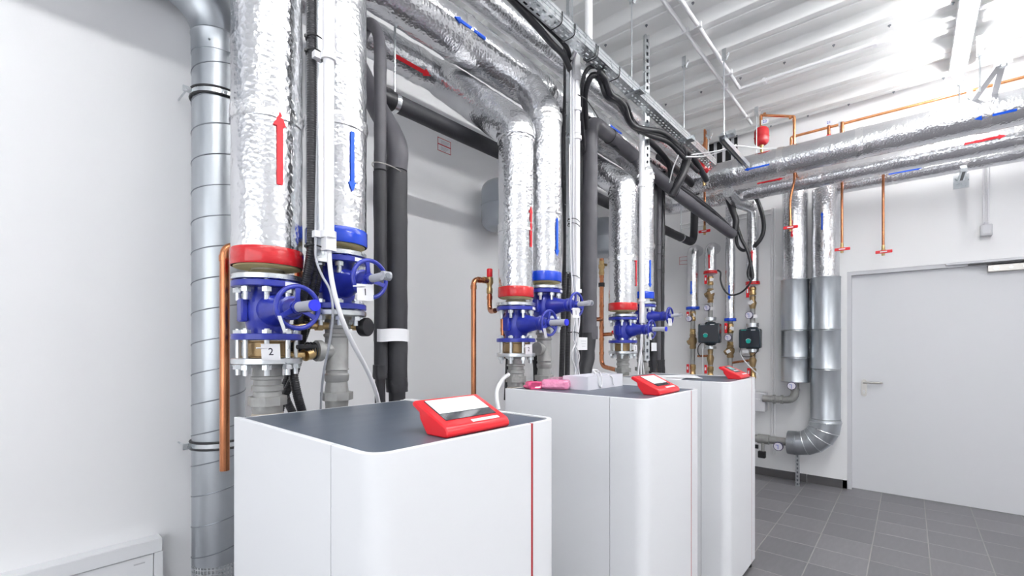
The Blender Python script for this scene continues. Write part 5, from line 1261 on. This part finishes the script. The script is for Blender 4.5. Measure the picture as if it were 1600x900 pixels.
strut((X3, .85, 0), (X3, .85, ze - RC + .01), .032, .022, (-1, 0, 0), 'slotted foot strut standing on the floor under the clad elbow', slot=.04)
# thin conduits on the wall left of the clad risers
for (u, l) in ((1206, 'pale conduit running down the end wall left of the clad risers, left of a pair'), (1210, 'pale conduit running down the end wall left of the clad risers, right of a pair')):
    p = at(u, 500, x=XE - .012); t = thing('wall_conduit', (XE - .012, p.y, .4), l, 'conduit')
    MB().cyl((XE - .012, p.y, at(u, 710, x=XE - .012).z), (XE - .012, p.y, at(u, 325, x=XE - .012).z), .009, 12).build('tube', 'endwall', t)
    for v in (400, 494, 593): z = at(u, v, x=XE - .012).z; MB().box((XE - .024, p.y - .012, z - .008), (XE, p.y + .012, z + .008)).build('clip', 'endwall', t)
z = at(1200, 328, x=XE - .012).z
for k in range(2):
    t = thing('wall_conduit', (XE - .012, 1.4, z - .05 * k), ['upper', 'lower'][k] + ' level conduit high on the end wall behind the foil pipes', 'conduit')
    MB().cyl((XE - .012, 2.1, z - .05 * k), (XE - .012, at(1207, 328, x=XE).y, z - .05 * k), .009, 12).build('tube', 'endwall', t)
# junction box above the door
p = at(1541, 360, x=XE - .03)
t = thing('junction_box', p, 'small pale junction box with two conduits above the door', 'junction box')
MB().box((XE - .06, p.y - .036, p.z - .05), (XE, p.y + .036, p.z + .048), .006).box((XE - .064, p.y - .026, p.z - .035), (XE - .058, p.y + .026, p.z + .035), .002).build('housing', 'frame', t)
MB().cyl((XE - .03, p.y, p.z + .045), (XE - .03, p.y, p.z + .07), .016, 12).build('gland', 'frame', t)
for s in (-1, 1): MB().tube(rnd([(XE - .03, p.y + s * .011, p.z + .06), (XE - .015, p.y + s * .013, p.z + .12), (XE - .014, p.y + s * .013, 3.05)], .02), .008, 10).build('conduit', 'pvc', t)
# bracket below the rear foil pipe
p = at(1505, 262, x=X3)
t = thing('pipe_bracket', p, 'dark slotted bracket under the foil pipe above the door', 'bracket')
MB().obox((X3 + .06, p.y, 2.855), V((1, 0, 0)), V((0, 1, 0)), V((0, 0, 1)), .15, .020, .012).build('channel', 'zinc', t); MB().obox((X3 + .06, p.y, 2.8425), V((1, 0, 0)), V((0, 1, 0)), V((0, 0, 1)), .13, .010, .0012).build('slot', 'black', t)
MB().box((XE - .006, p.y - .05, 2.78), (XE, p.y + .05, 2.90)).build('wall_plate', 'zinc', t)
# signs
t = tag(MB().box((2.0, YL - .002, 2.728), (2.118, YL, 2.818)).build('wall_sign', 'paper', flat=True), 'small white notice with red border on the left wall under the black pipe', 'sign'); t['_org'] = [0, 0, 0]
q = MB(); b_ = .004
q.box((2.0, YL - .003, 2.728), (2.118, YL - .002, 2.732)).box((2.0, YL - .003, 2.814), (2.118, YL - .002, 2.818)).box((2.0, YL - .003, 2.728), (2.004, YL - .002, 2.818)).box((2.114, YL - .003, 2.728), (2.118, YL - .002, 2.818)).box((2.0, YL - .003, 2.770), (2.118, YL - .002, 2.777))
q.build('red_border', 'redink', t, flat=True)
q = MB()
for k in range(3): q.box((2.03, YL - .003, 2.757 - .009 * k), (2.10 - .012 * k, YL - .002, 2.760 - .009 * k)); q.box((2.03, YL - .003, 2.800 - .009 * k), (2.105 - .01 * k, YL - .002, 2.803 - .009 * k))
q.build('printed_lines', 'papergrey', t, flat=True)
ys = 2.125
t = tag(MB().box((XE - .002, ys - .10, 2.395), (XE, ys, 2.49)).build('wall_sign', 'paper', flat=True), 'small white notice with red border on the end wall left of the pump pipes', 'sign'); t['_org'] = [0, 0, 0]
q = MB()
for z_ in (2.395, 2.44, 2.486): q.box((XE - .003, ys - .10, z_), (XE - .002, ys, z_ + .004))
for y in (ys - .10, ys - .004): q.box((XE - .003, y, 2.395), (XE - .002, y + .004, 2.49))
q.build('red_border', 'redink', t, flat=True)
# dark louvred opening high in the corner
t = thing('wall_vent', (XE, 1.6, 3.5), 'dark louvred opening high on the end wall behind the copper hairpin', 'vent')
a = at(1086, 232, x=XE - .01); b = at(1152, 262, x=XE - .01)
MB().box((XE - .008, b.y, b.z - .12), (XE, a.y, a.z)).build('opening', 'dark', t)
for k in range(5): y = b.y + (a.y - b.y) * (k + .35) / 5; MB().box((XE - .03, y, b.z - .12), (XE - .008, y + .028, a.z)).build('louvre_post', 'frame', t)
